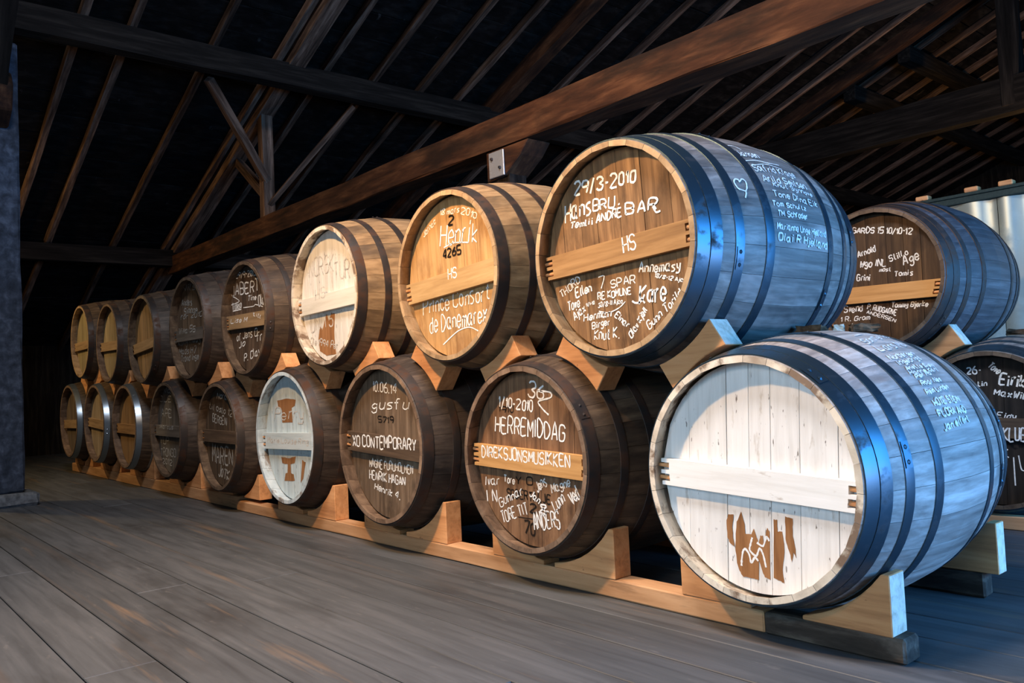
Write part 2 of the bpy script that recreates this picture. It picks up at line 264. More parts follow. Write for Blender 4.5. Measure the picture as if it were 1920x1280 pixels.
# where each line of writing sits on its barrel: barrel, surface (head, bar, side), ink, words, start, end, height, stroke
TEXT = [
 ('U8', 'h', 'w', '29/3-2010', -0.195, 0.226, 0.088, 0.213, 0.0416, 0.008),
 ('U8', 'h', 'w', 'Hans', -0.25, 0.136, -0.121, 0.145, 0.0614, 0.008),
 ('U8', 'h', 'w', 'BRU', -0.109, 0.151, -0.008, 0.147, 0.0357, 0.007),
 ('U8', 'h', 'w', 'Temli', -0.226, 0.109, -0.13, 0.108, 0.0209, 0.0055),
 ('U8', 'h', 'w', "i ANDRE'", -0.119, 0.107, 0.021, 0.112, 0.0258, 0.0065),
 ('U8', 'h', 'w', 'BAR', 0.042, 0.115, 0.17, 0.106, 0.0357, 0.0075),
 ('U8', 'h', 'w', 'THORD', -0.286, -0.134, -0.188, -0.086, 0.0258, 0.004),
 ('U8', 'h', 'w', 'Ellen', -0.212, -0.139, -0.135, -0.125, 0.0307, 0.0062),
 ('U8', 'h', 'w', '7', -0.095, -0.125, -0.066, -0.123, 0.0387, 0.0045),
 ('U8', 'h', 'w', 'SPAR', -0.042, -0.123, 0.066, -0.119, 0.0258, 0.0048),
 ('U8', 'h', 'w', 'RE KOMUNE', -0.106, -0.158, 0.046, -0.154, 0.0228, 0.0045),
 ('U8', 'h', 'w', '30/8-11 Ajaa', -0.108, -0.185, 0.008, -0.18, 0.0149, 0.0035),
 ('U8', 'h', 'w', 'Tove', -0.255, -0.184, -0.197, -0.172, 0.0307, 0.0048),
 ('U8', 'h', 'w', 'Ajax', -0.225, -0.22, -0.167, -0.192, 0.0268, 0.0045),
 ('U8', 'h', 'w', '11/1-10', -0.164, -0.177, -0.124, -0.171, 0.0119, 0.003),
 ('U8', 'h', 'w', 'Herman', -0.179, -0.227, -0.05, -0.219, 0.0228, 0.0052),
 ('U8', 'h', 'w', 'Birger', -0.14, -0.258, -0.058, -0.248, 0.0209, 0.0042),
 ('U8', 'h', 'w', 'Knut K.', -0.133, -0.296, -0.018, -0.295, 0.0318, 0.0048),
 ('U8', 'h', 'w', 'Einar', -0.033, -0.221, 0.02, -0.265, 0.0199, 0.005),
 ('U8', 'h', 'w', 'Olav Kjell', 0.037, -0.301, 0.112, -0.215, 0.0208, 0.0048),
 ('U8', 'h', 'w', 'Gunn Torild', 0.115, -0.278, 0.258, -0.183, 0.0258, 0.0045),
 ('U8', 'h', 'w', 'Kare', 0.078, -0.187, 0.188, -0.19, 0.0555, 0.0075),
 ('U8', 'h', 'w', 'Annemasy', 0.085, -0.088, 0.25, -0.101, 0.0298, 0.0055),
 ('U8', 'h', 'w', '18/8-12 Ajaa', 0.148, -0.111, 0.274, -0.143, 0.0119, 0.0035),
 ('U8', 'b', 'w', 'HS', 0.045, -0.02, 0.099, -0.012, 0.0476, 0.006),
 ('B8', 'h', 'w', '1/10-2010', -0.183, 0.2, 0.02, 0.178, 0.0408, 0.0065),
 ('B8', 'h', 'w', '36', -0.005, 0.241, 0.082, 0.222, 0.0561, 0.0075),
 ('B8', 'h', 'w', 'HERREMIDDAG', -0.215, 0.098, 0.192, 0.069, 0.0612, 0.007),
 ('B8', 'h', 'w', 'Ivar', -0.298, -0.124, -0.206, -0.116, 0.0357, 0.005),
 ('B8', 'h', 'w', 'Tore', -0.173, -0.105, -0.109, -0.107, 0.0275, 0.005),
 ('B8', 'h', 'w', 'Jens', 0.028, -0.131, 0.084, -0.1, 0.0367, 0.0055),
 ('B8', 'h', 'w', 'Magne', 0.111, -0.129, 0.211, -0.094, 0.0316, 0.005),
 ('B8', 'h', 'w', 'I N', -0.288, -0.192, -0.223, -0.191, 0.0448, 0.006),
 ('B8', 'h', 'w', 'Gunnar', -0.203, -0.208, -0.063, -0.146, 0.0347, 0.0045),
 ('B8', 'h', 'w', 'Jan', -0.019, -0.146, 0.029, -0.176, 0.0255, 0.0055),
 ('B8', 'h', 'w', 'Lunn', 0.122, -0.195, 0.181, -0.155, 0.0408, 0.005),
 ('B8', 'h', 'w', 'Ved', 0.219, -0.163, 0.258, -0.135, 0.0479, 0.006),
 ('B8', 'h', 'w', 'TORE TIT', -0.191, -0.273, -0.034, -0.218, 0.0418, 0.0055),
 ('B8', 'h', 'w', 'ANDERS', -0.001, -0.276, 0.146, -0.254, 0.0581, 0.0065),
 ('B8', 'h', 'w', '8', 0.036, -0.208, 0.068, -0.212, 0.0326, 0.008),
 ('B8', 'b', 'w', 'DIREKSJONSMUSIKKEN', -0.277, -0.004, 0.239, -0.023, 0.0438, 0.0065),
 ('B8', 'h', 'k', 'Y O', -0.1, -0.106, 0.0, -0.107, 0.0316, 0.006),
 ('B8', 'h', 'k', 'SO:DERTA:LJE', -0.159, -0.163, 0.096, -0.171, 0.0327, 0.006),
 ('B8', 'h', 'k', '2', -0.022, -0.212, 0.01, -0.212, 0.0357, 0.008),
 ('B8', 'h', 'k', '70', -0.061, -0.298, 0.0, -0.298, 0.047, 0.009),
 ('B8', 'h', 'k', '1910', -0.185, 0.178, -0.094, 0.175, 0.0255, 0.005),
 ('B7', 'h', 'w', '10.06.14', -0.117, 0.239, 0.084, 0.222, 0.0431, 0.006),
 ('B7', 'h', 'w', 'gusfu', -0.133, 0.153, 0.174, 0.154, 0.045, 0.006),
 ('B7', 'h', 'w', 'MAGNE FURUHOLMEN', -0.175, -0.116, 0.194, -0.13, 0.0354, 0.006),
 ('B7', 'h', 'w', 'HENRIK HAGAN', -0.179, -0.173, 0.129, -0.184, 0.0374, 0.0062),
 ('B7', 'h', 'w', 'Henrik 4.', -0.136, -0.22, 0.081, -0.251, 0.0297, 0.006),
 ('B7', 'h', 'k', '5719', -0.079, 0.094, 0.051, 0.09, 0.0268, 0.007),
 ('B7', 'b', 'w', 'XO CONTEMPORARY', -0.279, -0.021, 0.265, -0.023, 0.0508, 0.0075),
 ('U7', 'h', 'w', 'Jarnac', -0.212, 0.201, -0.118, 0.247, 0.024, 0.0045),
 ('U7', 'h', 'w', '18 mars', -0.083, 0.276, 0.054, 0.265, 0.023, 0.0045),
 ('U7', 'h', 'w', '2010', 0.066, 0.259, 0.166, 0.217, 0.0249, 0.005),
 ('U7', 'h', 'w', 'Henrik', -0.092, 0.146, 0.167, 0.122, 0.0838, 0.0065),
 ('U7', 'h', 'w', 'Prince Consort', -0.241, -0.143, 0.233, -0.123, 0.0668, 0.0065),
 ('U7', 'h', 'w', 'de Danemarex', -0.194, -0.231, 0.207, -0.212, 0.0708, 0.0065),
 ('U7', 'b', 'w', 'HS', -0.008, -0.016, 0.052, -0.012, 0.0409, 0.006),
 ('U7', 'h', 'k', '2', -0.025, 0.224, 0.007, 0.221, 0.0409, 0.011),
 ('U7', 'h', 'k', '4265', -0.074, 0.087, 0.053, 0.088, 0.0388, 0.01),
 ('U6', 'h', 'g', 'NORSK', -0.24, 0.125, 0.03, 0.13, 0.0925, 0.008),
 ('U6', 'h', 'g', 'TUR', 0.034, 0.079, 0.194, 0.078, 0.0876, 0.008),
 ('U6', 'h', 'g', 'UNITS', -0.245, -0.173, 0.004, -0.157, 0.0698, 0.008),
 ('U6', 'h', 'g', 'Ole 1994 Per', -0.259, -0.236, 0.039, -0.278, 0.0344, 0.006),
 ('U6', 'b', 'g', 'HS', -0.131, -0.014, -0.022, -0.005, 0.0512, 0.007),
 ('U5', 'h', 'w', '29/9-2013', -0.217, 0.279, 0.104, 0.259, 0.0347, 0.007),
 ('U5', 'h', 'w', 'JABERT', -0.295, 0.174, 0.142, 0.159, 0.0706, 0.009),
 ('U5', 'h', 'w', 'Tine', -0.034, 0.114, 0.092, 0.106, 0.0307, 0.007),
 ('U5', 'h', 'w', 'Tromso', -0.294, 0.078, -0.142, 0.076, 0.0419, 0.008),
 ('U5', 'h', 'w', 'Ola', 0.134, 0.062, 0.217, 0.073, 0.0676, 0.008),
 ('U5', 'h', 'w', 'of Jens O', -0.234, -0.131, 0.089, -0.12, 0.046, 0.008),
 ('U5', 'h', 'w', 'Jo', -0.205, -0.186, -0.104, -0.165, 0.0358, 0.008),
 ('U5', 'h', 'w', 'P. Clay', -0.121, -0.274, 0.133, -0.236, 0.0481, 0.008),
 ('U5', 'h', 'w', 'fr', 0.078, -0.16, 0.162, -0.153, 0.0543, 0.007),
 ('U5', 'b', 'w', 'Lise M', -0.263, -0.014, 0.0, -0.024, 0.0286, 0.006),
 ('U5', 'b', 'w', 'till', 0.097, 0.009, 0.208, -0.019, 0.0235, 0.007),
 ('U4', 'h', 'f', 'Nils', -0.221, 0.292, 0.048, 0.269, 0.0425, 0.009),
 ('U4', 'h', 'f', 'Anders', -0.23, 0.181, -0.024, 0.167, 0.0435, 0.009),
 ('U4', 'h', 'f', 'Simone', -0.188, 0.113, 0.077, 0.107, 0.0435, 0.01),
 ('U4', 'h', 'f', 'for 2010', -0.276, 0.083, 0.169, 0.07, 0.0316, 0.008),
 ('U4', 'h', 'f', 'Kong Haug', -0.33, -0.111, 0.122, -0.095, 0.0592, 0.009),
 ('U4', 'h', 'f', 'Mads H7', -0.317, -0.173, 0.029, -0.178, 0.0435, 0.009),
 ('U4', 'h', 'f', 'Trond Inge', -0.283, -0.226, 0.077, -0.223, 0.0395, 0.009),
 ('U4', 'b', 'f', 'Viva 55', -0.236, -0.024, 0.102, -0.03, 0.0395, 0.009),
 ('B5', 'h', 'f', 'Nora', -0.106, 0.256, 0.066, 0.245, 0.0365, 0.009),
 ('B5', 'h', 'f', 'til oslo 12', -0.26, 0.189, 0.154, 0.132, 0.0406, 0.008),
 ('B5', 'h', 'f', 'BERGEN', -0.201, 0.095, 0.052, 0.071, 0.0487, 0.008),
 ('B5', 'h', 'f', 'MAREN', -0.223, -0.178, 0.136, -0.196, 0.1116, 0.012),
 ('B5', 'h', 'f', 'JoTK', -0.117, -0.269, 0.068, -0.293, 0.0731, 0.012),
 ('B4', 'h', 'f', 'Na', -0.214, 0.293, 0.0, 0.278, 0.0421, 0.009),
 ('B4', 'h', 'f', 'OLE', -0.263, 0.218, -0.005, 0.209, 0.0421, 0.009),
 ('B4', 'h', 'f', 'APE', -0.239, 0.101, 0.001, 0.089, 0.059, 0.009),
 ('B4', 'h', 'f', 'VUP', -0.291, -0.113, -0.074, -0.122, 0.059, 0.009),
 ('B4', 'h', 'f', 'TRONGO', -0.278, -0.208, 0.071, -0.209, 0.059, 0.009),
 ('B4', 'h', 'f', '2012', -0.24, -0.268, -0.022, -0.275, 0.041, 0.009),
 ('B4', 'b', 'f', 'Marcus', -0.2, 0.008, 0.107, 0.006, 0.0291, 0.008),
 ('B6', 'b', 'g', 'Marie Louise Ring', -0.266, -0.036, 0.241, -0.032, 0.0278, 0.006),
 ('B6', 'h', 'g', 'Perry', -0.227, 0.099, 0.138, 0.091, 0.0603, 0.007),
 ('RU', 'h', 'w', 'GARDS 15 10/10-12', -0.115, 0.259, 0.19, 0.203, 0.029, 0.006),
 ('RU', 'h', 'w', 'Arnold', -0.092, 0.123, 0.002, 0.146, 0.0301, 0.006),
 ('RU', 'h', 'w', 'Wgo INL', -0.087, 0.074, 0.051, 0.063, 0.0341, 0.0065),
 ('RU', 'h', 'w', 'most', 0.015, 0.037, 0.073, 0.033, 0.019, 0.005),
 ('RU', 'h', 'w', 'Still o', 0.072, 0.08, 0.165, 0.106, 0.0271, 0.0055),
 ('RU', 'h', 'w', 'Age', 0.141, 0.051, 0.218, 0.072, 0.0461, 0.0065),
 ('RU', 'h', 'w', 'Tomis', 0.09, 0.004, 0.18, 0.0, 0.0251, 0.0055),
 ('RU', 'h', 'w', 'Grini', -0.108, 0.002, -0.038, -0.003, 0.0301, 0.006),
 ('RU', 'h', 'w', 'Svend', -0.189, -0.156, -0.09, -0.16, 0.0341, 0.006),
 ('RU', 'h', 'w', 'P. RUDGARVE', -0.062, -0.15, 0.086, -0.195, 0.0251, 0.0055),
 ('RU', 'h', 'w', 'Tommy Bjerke', 0.064, -0.154, 0.242, -0.164, 0.0241, 0.0055),
 ('RU', 'h', 'w', 'ANDERSEN', -0.067, -0.173, 0.078, -0.229, 0.017, 0.004),
 ('RU', 'h', 'w', '1 R. Grom', -0.21, -0.205, -0.053, -0.204, 0.0231, 0.0045),
 ('RU', 'h', 'w', 'Bernardes', -0.153, -0.237, -0.062, -0.244, 0.017, 0.004),
 ('RB', 'h', 'w', '26-', -0.094, 0.256, -0.036, 0.257, 0.0324, 0.006),
 ('RB', 'h', 'w', 'Tove', -0.006, 0.287, 0.035, 0.252, 0.0275, 0.006),
 ('RB', 'h', 'w', 'Eirik', 0.037, 0.202, 0.138, 0.188, 0.0512, 0.0085),
 ('RB', 'h', 'w', 'MaxWil', 0.014, 0.157, 0.135, 0.136, 0.0275, 0.006),
 ('RB', 'h', 'w', 'tin', -0.055, 0.197, -0.015, 0.2, 0.0197, 0.005),
 ('RB', 'h', 'w', 'Eidy', 0.021, 0.055, 0.093, 0.047, 0.0217, 0.005),
 ('RB', 'h', 'w', 'K', 0.033, -0.127, 0.057, -0.126, 0.0334, 0.006),
 ('RB', 'h', 'w', 'I', 0.073, -0.25, 0.077, -0.25, 0.1248, 0.006),
 ('RB', 'h', 'w', 'U', 0.104, -0.185, 0.13, -0.183, 0.0619, 0.006),
 ('RB', 'b', 'w', 'KLUB', 0.047, -0.045, 0.137, -0.05, 0.0551, 0.007),
 ('U8', 's', 'm', 'Jansen', 0.319, 0.73, 0.431, 0.734, 0.028, 0.0045),
 ('U8', 's', 'm', 'Solfrid Krage', 0.333, 0.559, 0.573, 0.561, 0.0264, 0.0045),
 ('U8', 's', 'm', 'Arild Seilsen', 0.346, 0.456, 0.607, 0.453, 0.0255, 0.005),
 ('U8', 's', 'm', 'Knut Synnove', 0.387, 0.417, 0.62, 0.39, 0.0156, 0.004),
 ('U8', 's', 'm', 'Tone Dina Eik', 0.364, 0.321, 0.627, 0.293, 0.0202, 0.0045),
 ('U8', 's', 'm', 'Tom Schultz', 0.34, 0.239, 0.53, 0.238, 0.0151, 0.0045),
 ('U8', 's', 'm', 'TM Schroder', 0.356, 0.159, 0.526, 0.165, 0.018, 0.005),
 ('U8', 's', 'm', 'Marianne Unge Hjelland', 0.34, 0.057, 0.639, 0.04, 0.0189, 0.005),
 ('U8', 's', 'm', 'Olai R Hjelland', 0.341, -0.03, 0.642, -0.051, 0.0217, 0.006),
 ('B9', 's', 'm', 'Sommerfest', 0.379, 1.068, 0.667, 1.216, 0.0288, 0.005),
 ('B9', 's', 'm', 'Lars Mo', 0.381, 0.962, 0.604, 1.022, 0.0288, 0.0055),
 ('B9', 's', 'm', 'Norbergen', 0.37, 0.86, 0.552, 0.899, 0.0171, 0.005),
 ('B9', 's', 'm', 'Ingebrigt', 0.378, 0.801, 0.554, 0.846, 0.016, 0.0045),
 ('B9', 's', 'm', 'Anette Svein', 0.39, 0.75, 0.586, 0.767, 0.0132, 0.0045),
 ('B9', 's', 'm', 'Hanne Karl', 0.383, 0.706, 0.58, 0.723, 0.0126, 0.0045),
 ('B9', 's', 'm', 'Per Mo', 0.397, 0.668, 0.507, 0.693, 0.0122, 0.0045),
 ('B9', 's', 'm', 'Roar Nes', 0.397, 0.61, 0.536, 0.632, 0.0133, 0.0045),
 ('B9', 's', 'm', 'Rein Lunden', 0.387, 0.539, 0.544, 0.566, 0.0142, 0.005),
 ('B9', 's', 'm', 'HOTE STEIN', 0.391, 0.453, 0.567, 0.461, 0.018, 0.006),
 ('B9', 's', 'm', 'FLORA AND', 0.384, 0.378, 0.57, 0.373, 0.0188, 0.0065),
 ('B9', 's', 'm', 'Jan elfert', 0.38, 0.279, 0.561, 0.314, 0.0182, 0.006),
]
STROKES = [
 ('U8', 'h', 'w', [(-0.105, -0.198), (-0.059, -0.207), (-0.011, -0.195), (0.018, -0.177)], 0.004),
 ('U8', 'h', 'w', [(0.156, 0.118), (0.169, 0.097), (0.187, 0.098)], 0.006),
 ('U8', 'h', 'w', [(0.048, -0.178), (0.063, -0.186), (0.086, -0.184), (0.103, -0.162)], 0.007),
 ('U7', 'h', 'w', [(-0.065, 0.132), (0.012, 0.141), (0.111, 0.127)], 0.0055),
 ('U7', 'h', 'w', [(-0.101, -0.287), (0.006, -0.237), (0.09, -0.225), (0.15, -0.245)], 0.0055),
 ('B8', 'h', 'w', [(0.069, 0.259), (0.126, 0.252), (0.128, 0.233), (0.057, 0.218), (0.08, 0.189), (0.112, 0.167)], 0.007),
 ('B8', 'h', 'k', [(-0.096, -0.238), (-0.009, -0.238)], 0.004),
 ('U5', 'h', 'w', [(-0.286, 0.069), (-0.143, 0.069)], 0.008),
 ('U5', 'h', 'w', [(-0.287, 0.17), (-0.171, 0.125), (-0.308, 0.112)], 0.007),
 ('U5', 'h', 'w', [(-0.109, 0.076), (0.05, 0.07), (0.082, 0.078), (0.194, 0.054)], 0.006),
 ('B9', 'h', 'p', [(-0.065, -0.27), (-0.063, -0.252), (-0.057, -0.226), (-0.048, -0.218), (-0.036, -0.232), (-0.03, -0.256), (-0.017, -0.239), (-0.006, -0.248)], 0.0065),
 ('B9', 'h', 'p', [(-0.022, -0.181), (-0.029, -0.201), (-0.033, -0.22), (-0.012, -0.234), (0.001, -0.21), (0.012, -0.228), (0.019, -0.263)], 0.0065),
 ('B9', 'h', 'p', [(-0.007, -0.194), (0.013, -0.202), (0.026, -0.174), (0.035, -0.185)], 0.0065),
 ('U8', 's', 'm', [(0.219, 0.287), (0.231, 0.342), (0.203, 0.368), (0.197, 0.426), (0.209, 0.457), (0.223, 0.447), (0.221, 0.43), (0.24, 0.459), (0.251, 0.435), (0.244, 0.381), (0.231, 0.342)], 0.006),
 ('U8', 's', 'm', [(0.324, 0.667), (0.387, 0.687), (0.442, 0.677), (0.52, 0.681)], 0.004),
 ('U8', 's', 'm', [(0.319, 0.886), (0.353, 0.887), (0.372, 0.832)], 0.004),
 ('U8', 's', 'm', [(0.331, 0.613), (0.432, 0.654), (0.514, 0.627)], 0.0035),
 ('B9', 's', 'm', [(0.418, 1.224), (0.488, 1.25), (0.555, 1.261)], 0.005),
]
PATCHES = [
 ('B9', [(-0.11, -0.139), (-0.102, -0.12), (-0.083, -0.119), (-0.089, -0.15), (-0.09, -0.183), (-0.086, -0.216), (-0.102, -0.206), (-0.11, -0.19)]),
 ('B9', [(-0.074, -0.14), (-0.056, -0.108), (-0.046, -0.145), (-0.046, -0.172), (-0.025, -0.172), (-0.015, -0.154), (-0.009, -0.172), (-0.001, -0.198), (0.005, -0.173), (0.015, -0.172), (0.015, -0.2), (0.03, -0.147), (0.038, -0.159), (0.031, -0.298), (0.014, -0.293), (0.007, -0.281), (-0.004, -0.246), (-0.008, -0.304), (-0.022, -0.302), (-0.062, -0.302), (-0.073, -0.287), (-0.081, -0.263), (-0.084, -0.216)]),
 ('B9', [(0.053, -0.12), (0.065, -0.121), (0.064, -0.154), (0.079, -0.152), (0.083, -0.188), (0.081, -0.22), (0.073, -0.262), (0.076, -0.301), (0.063, -0.295), (0.042, -0.29)]),
 ('B9', [(0.091, -0.108), (0.115, -0.112), (0.112, -0.161), (0.117, -0.191), (0.119, -0.223), (0.111, -0.208), (0.104, -0.237), (0.101, -0.217), (0.094, -0.198), (0.088, -0.171)]),
 ('U6', [(-0.062, -0.087), (-0.04, -0.129), (-0.013, -0.087), (0.027, -0.095), (0.013, -0.187), (0.015, -0.257), (0.027, -0.304), (-0.078, -0.307), (-0.152, -0.279), (-0.164, -0.214), (-0.141, -0.144), (-0.118, -0.17)]),
 ('B6', [(-0.18, 0.2), (-0.058, 0.21), (0.058, 0.202), (0.043, 0.169), (0.003, 0.158), (0.01, 0.078), (-0.122, 0.076), (-0.122, 0.146), (-0.169, 0.164)]),
 ('B6', [(-0.151, -0.116), (-0.057, -0.12), (0.033, -0.105), (0.018, -0.143), (-0.034, -0.152), (-0.032, -0.2), (0.0, -0.206), (0.011, -0.24), (-0.12, -0.248), (-0.104, -0.207), (-0.077, -0.2), (-0.071, -0.154), (-0.139, -0.151)]),
 ('B6', [(0.108, -0.122), (0.149, -0.132), (0.113, -0.222), (0.081, -0.246)]),
]

# ================================================================== the setting
SL = 0.379; TH = math.atan(SL)
def roof_z(x): return 6.64 - SL * abs(x) if x > 0 else 6.64 + SL * x
XL, XR, YF, YB = -13.6, 3.6, -4.6, 15.6
# floor: planks run along X, each one a part
fl = inst('floor', mesh('floor', [(XL, YF, -.06), (XR, YF, -.06), (XR, YB, -.06), (XL, YB, -.06)], [(0, 1, 2, 3)], (M_blackdark,)))
tag(fl, kind='structure')
PW = 0.205; plank_meshes = {}
rr = random.Random(3); y = -0.64 - 19 * PW; row = 0
while y < YB - PW:
    near = -3.2 < y < 3.2
    cuts = [XL] + sorted(rr.uniform(XL + 1.5, XR - 1) for _ in range(2 if near else 1)) + [XR]
    for a, b in zip(cuts, cuts[1:]):
        if b - a < .5: continue
        me = box_mesh('floor_plank', b - a - .003, PW - .0045, .05, M_floor, 0.0025)
        inst('floor_plank', me, fl, None, ((a + b) / 2, y + PW / 2, -.025 - rr.uniform(0, .0025)), (rr.uniform(-.002, .002), 0, 0))
    y += PW; row += 1
# walls: boards standing in the dark
def wall(name, a, b, z0, top):
    """vertical boards from a to b (x, y); top(x) gives each board's head"""
    a, b = Vector((*a, 0)), Vector((*b, 0)); L_ = (b - a).length; d = (b - a) / L_; nrm = Vector((-d.y, d.x, 0))
    zt = max(top(a.x), top(b.x)); A_, B_ = a + nrm * .03, b + nrm * .03
    w_ = inst(name, mesh(name, [(A_.x, A_.y, z0), (B_.x, B_.y, z0), (B_.x, B_.y, top(b.x)), (A_.x * B_.x > 0 and A_.x or 0, A_.y, A_.x * B_.x > 0 and top(a.x) or top(0)), (A_.x, A_.y, top(a.x))] , [(0, 1, 2, 3, 4)], (M_wall,)))
    tag(w_, kind='structure'); n = max(1, int(L_ / .24)); s = L_ / n
    for i in range(n):
        c = a + d * (i + .5) * s; h = top(c.x) - z0 - .02
        me = box_mesh('board', s - .006, .03, h, M_wall, 0.004)
        inst('board', me, w_, None, (c.x + nrm.x * rr.uniform(-.004, .004), c.y + nrm.y * rr.uniform(-.004, .004), z0 + h / 2), (0, 0, math.atan2(d.y, d.x)))
    return w_
roof_edge = lambda x: roof_z(x) + .10
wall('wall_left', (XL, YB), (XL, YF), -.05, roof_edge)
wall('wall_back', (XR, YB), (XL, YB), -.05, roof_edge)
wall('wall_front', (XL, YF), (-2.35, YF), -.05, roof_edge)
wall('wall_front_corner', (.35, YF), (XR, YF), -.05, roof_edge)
for nm, z0, z1 in (('wall_front_under_window', -.05, .85), ('wall_front_over_window', 2.65, 4.7)):
    tag(inst(nm, box_mesh(nm, 2.7, .06, z1 - z0, M_wall, 0), None, None, (-1.0, YF - .03, (z0 + z1) / 2)), kind='structure')
# right wall: a wide doorway lets the daylight in
for nm, y0, y1, z0, z1 in (('wall_right', -4.6, -.25, -.05, 5.4), ('wall_right_end', 4.45, 15.6, -.05, 5.4), ('wall_right_over_door', -.25, 4.45, 2.6, 5.4)):
    me = box_mesh(nm, .06, y1 - y0, z1 - z0, M_wall, 0)
    tag(inst(nm, me, None, None, (XR, (y0 + y1) / 2, (z0 + z1) / 2)), kind='structure')

# roof: sarking boards along Y, rafters down the slope, purlins along Y
def slope_box(name, x0, x1, y0, y1, zoff, thick, mat, parent, wob=.0, segs=1, bev=.004):
    """box lying on the roof slope from x0 to x1 (same sign), its underside zoff above the rafter undersides"""
    Ln = abs(x1 - x0) / math.cos(TH); xm = (x0 + x1) / 2
    me = box_mesh(name, Ln, y1 - y0, thick, mat, bev, wob, segs)
    ang = -TH if xm < 0 else TH
    o = inst(name, me, parent, None, (xm, (y0 + y1) / 2, roof_z(xm) + (zoff + thick / 2) / math.cos(TH)), (0, ang, 0))
    return o
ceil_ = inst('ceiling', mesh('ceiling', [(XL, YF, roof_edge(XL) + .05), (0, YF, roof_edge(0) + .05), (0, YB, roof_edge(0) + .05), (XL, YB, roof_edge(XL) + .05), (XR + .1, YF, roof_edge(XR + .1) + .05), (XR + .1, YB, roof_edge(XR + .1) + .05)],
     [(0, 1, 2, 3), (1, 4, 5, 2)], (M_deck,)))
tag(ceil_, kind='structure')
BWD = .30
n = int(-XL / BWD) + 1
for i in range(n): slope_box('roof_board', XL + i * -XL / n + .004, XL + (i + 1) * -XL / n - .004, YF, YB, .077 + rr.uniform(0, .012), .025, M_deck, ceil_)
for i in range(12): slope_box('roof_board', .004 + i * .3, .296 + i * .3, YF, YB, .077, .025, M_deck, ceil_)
RAFT = [-3.9, -3.3, -2.7, -2.1, -1.5, -.95, -.33, .05, .75, 1.36, 1.86, 2.4, 2.97, 3.48, 4.58, 5.1, 5.62, 6.14, 6.61, 7.31, 7.75, 8.24, 9.2, 9.7, 10.25, 10.8, 11.35, 11.9, 12.5, 13.1, 13.7, 14.3, 14.9]
for yy in RAFT:
    slope_box('rafter', XL, -.02, yy - .03, yy + .03, .0, .075, M_rafter, ceil_, .006, 26, .006)
    slope_box('rafter', .02, XR, yy - .03, yy + .03, .0, .075, M_rafter, ceil_, .006, 6, .006)
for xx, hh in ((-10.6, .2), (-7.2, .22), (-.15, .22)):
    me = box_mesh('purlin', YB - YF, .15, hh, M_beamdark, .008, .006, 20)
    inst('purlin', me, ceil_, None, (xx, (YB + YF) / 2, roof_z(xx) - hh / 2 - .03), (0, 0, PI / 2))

for xx in (-5.38, -4.62):
    me = box_mesh('purlin', YB - 8.8, .17, .2, M_beamdark, .008, .006, 10)
    inst('purlin', me, ceil_, None, (xx, (YB + 8.8) / 2, roof_z(xx) - .13), (0, 0, PI / 2))

# ------------------------------------------------------------------ roof trusses: things with parts
def truss(y, label, tie_z, tie_h, x0, x1, braces, matt, principal=True, post=None):
    t = tag(empty('roof_truss', (0, y, 0)), label, 'roof truss', 'roof trusses')
    def bt(nm, a, b, w, h, mt, dy=0.0):
        me_o = bar_between(nm, (a[0], dy, a[1]), (b[0], dy, b[1]), w, h, mt, None, .007)
        me_o.parent = t; return me_o
    if tie_z is not None: bt('tie_beam', (x0, tie_z + tie_h / 2), (x1, tie_z + tie_h / 2), .2, tie_h, matt)
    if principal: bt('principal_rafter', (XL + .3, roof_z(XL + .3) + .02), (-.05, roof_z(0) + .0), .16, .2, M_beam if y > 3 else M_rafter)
    for nm, a, b, w, h, mt in braces: bt(nm, a, b, w, h, mt, 0.0)
    return t
T1 = truss(1.5, 'long roof truss with a reddish brown tie beam above the upper barrels', 2.312, .21, -10.7, 3.4, [
    ('king_post', (-7.90, 2.52), (-7.90, 3.66), .11, .13, M_rafter), ('strut', (-8.60, 3.27), (-7.96, 2.80), .07, .09, M_rafter)], M_beam)
for o in list(T1.children):
    if o.name.startswith('tie_beam'): tie1 = o
for p0, p1, wd in (((-7.88, 1.5, 2.90), (-7.33, .72, 3.64), .075), ((-7.86, 1.5, 2.66), (-7.24, 2.16, 3.62), .05)):
    o = bar_between('knee_brace', (p0[0], p0[1] - 1.5, p0[2]), (p1[0], p1[1] - 1.5, p1[2]), wd, wd, M_rafter, None, .005, (1, 0, 0)); o.parent = T1
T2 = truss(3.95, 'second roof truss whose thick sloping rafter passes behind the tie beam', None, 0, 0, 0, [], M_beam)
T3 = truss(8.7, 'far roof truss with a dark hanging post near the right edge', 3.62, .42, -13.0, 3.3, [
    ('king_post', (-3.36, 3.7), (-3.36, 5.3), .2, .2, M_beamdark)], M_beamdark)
# zinc strap and corbel under the tie beam, on a dark post between the barrel rows
pz = tag(empty('support_post', (-4.1, 1.5, 0)), 'dark support post with a bolted zinc plate under the tie beam', 'post')
inst('shaft', box_mesh('shaft', 2.31, .15, .15, M_beamdark, .006, .004, 8), pz, None, (0, 0, 1.155), (0, PI / 2, 0))
inst('bolted_plate', box_mesh('bolted_plate', .15, .012, .17, M_plate, .003), pz, None, (-.0, -.112, 2.2))
inst('corbel', prism('corbel', [(-.12, 2.30), (.3, 2.30), (.22, 2.22), (.06, 2.12), (-.12, 2.10)], -.1, .1, (M_beam,), .006), pz)
for dx, dz in ((-.04, .04), (.04, -.03)):
    bm = bmesh.new(); bmesh.ops.create_cone(bm, cap_ends=True, segments=8, radius1=.012, radius2=.009, depth=.012); mb = bpy.data.meshes.new('bolt'); bm.to_mesh(mb); bm.free(); mb.materials.append(M_hooprust)
    inst('bolt', mb, bpy.data.objects[[c.name for c in pz.children if c.name.startswith('bolted_plate')][0]], None, (dx, -.012, dz), (PI / 2, 0, 0))
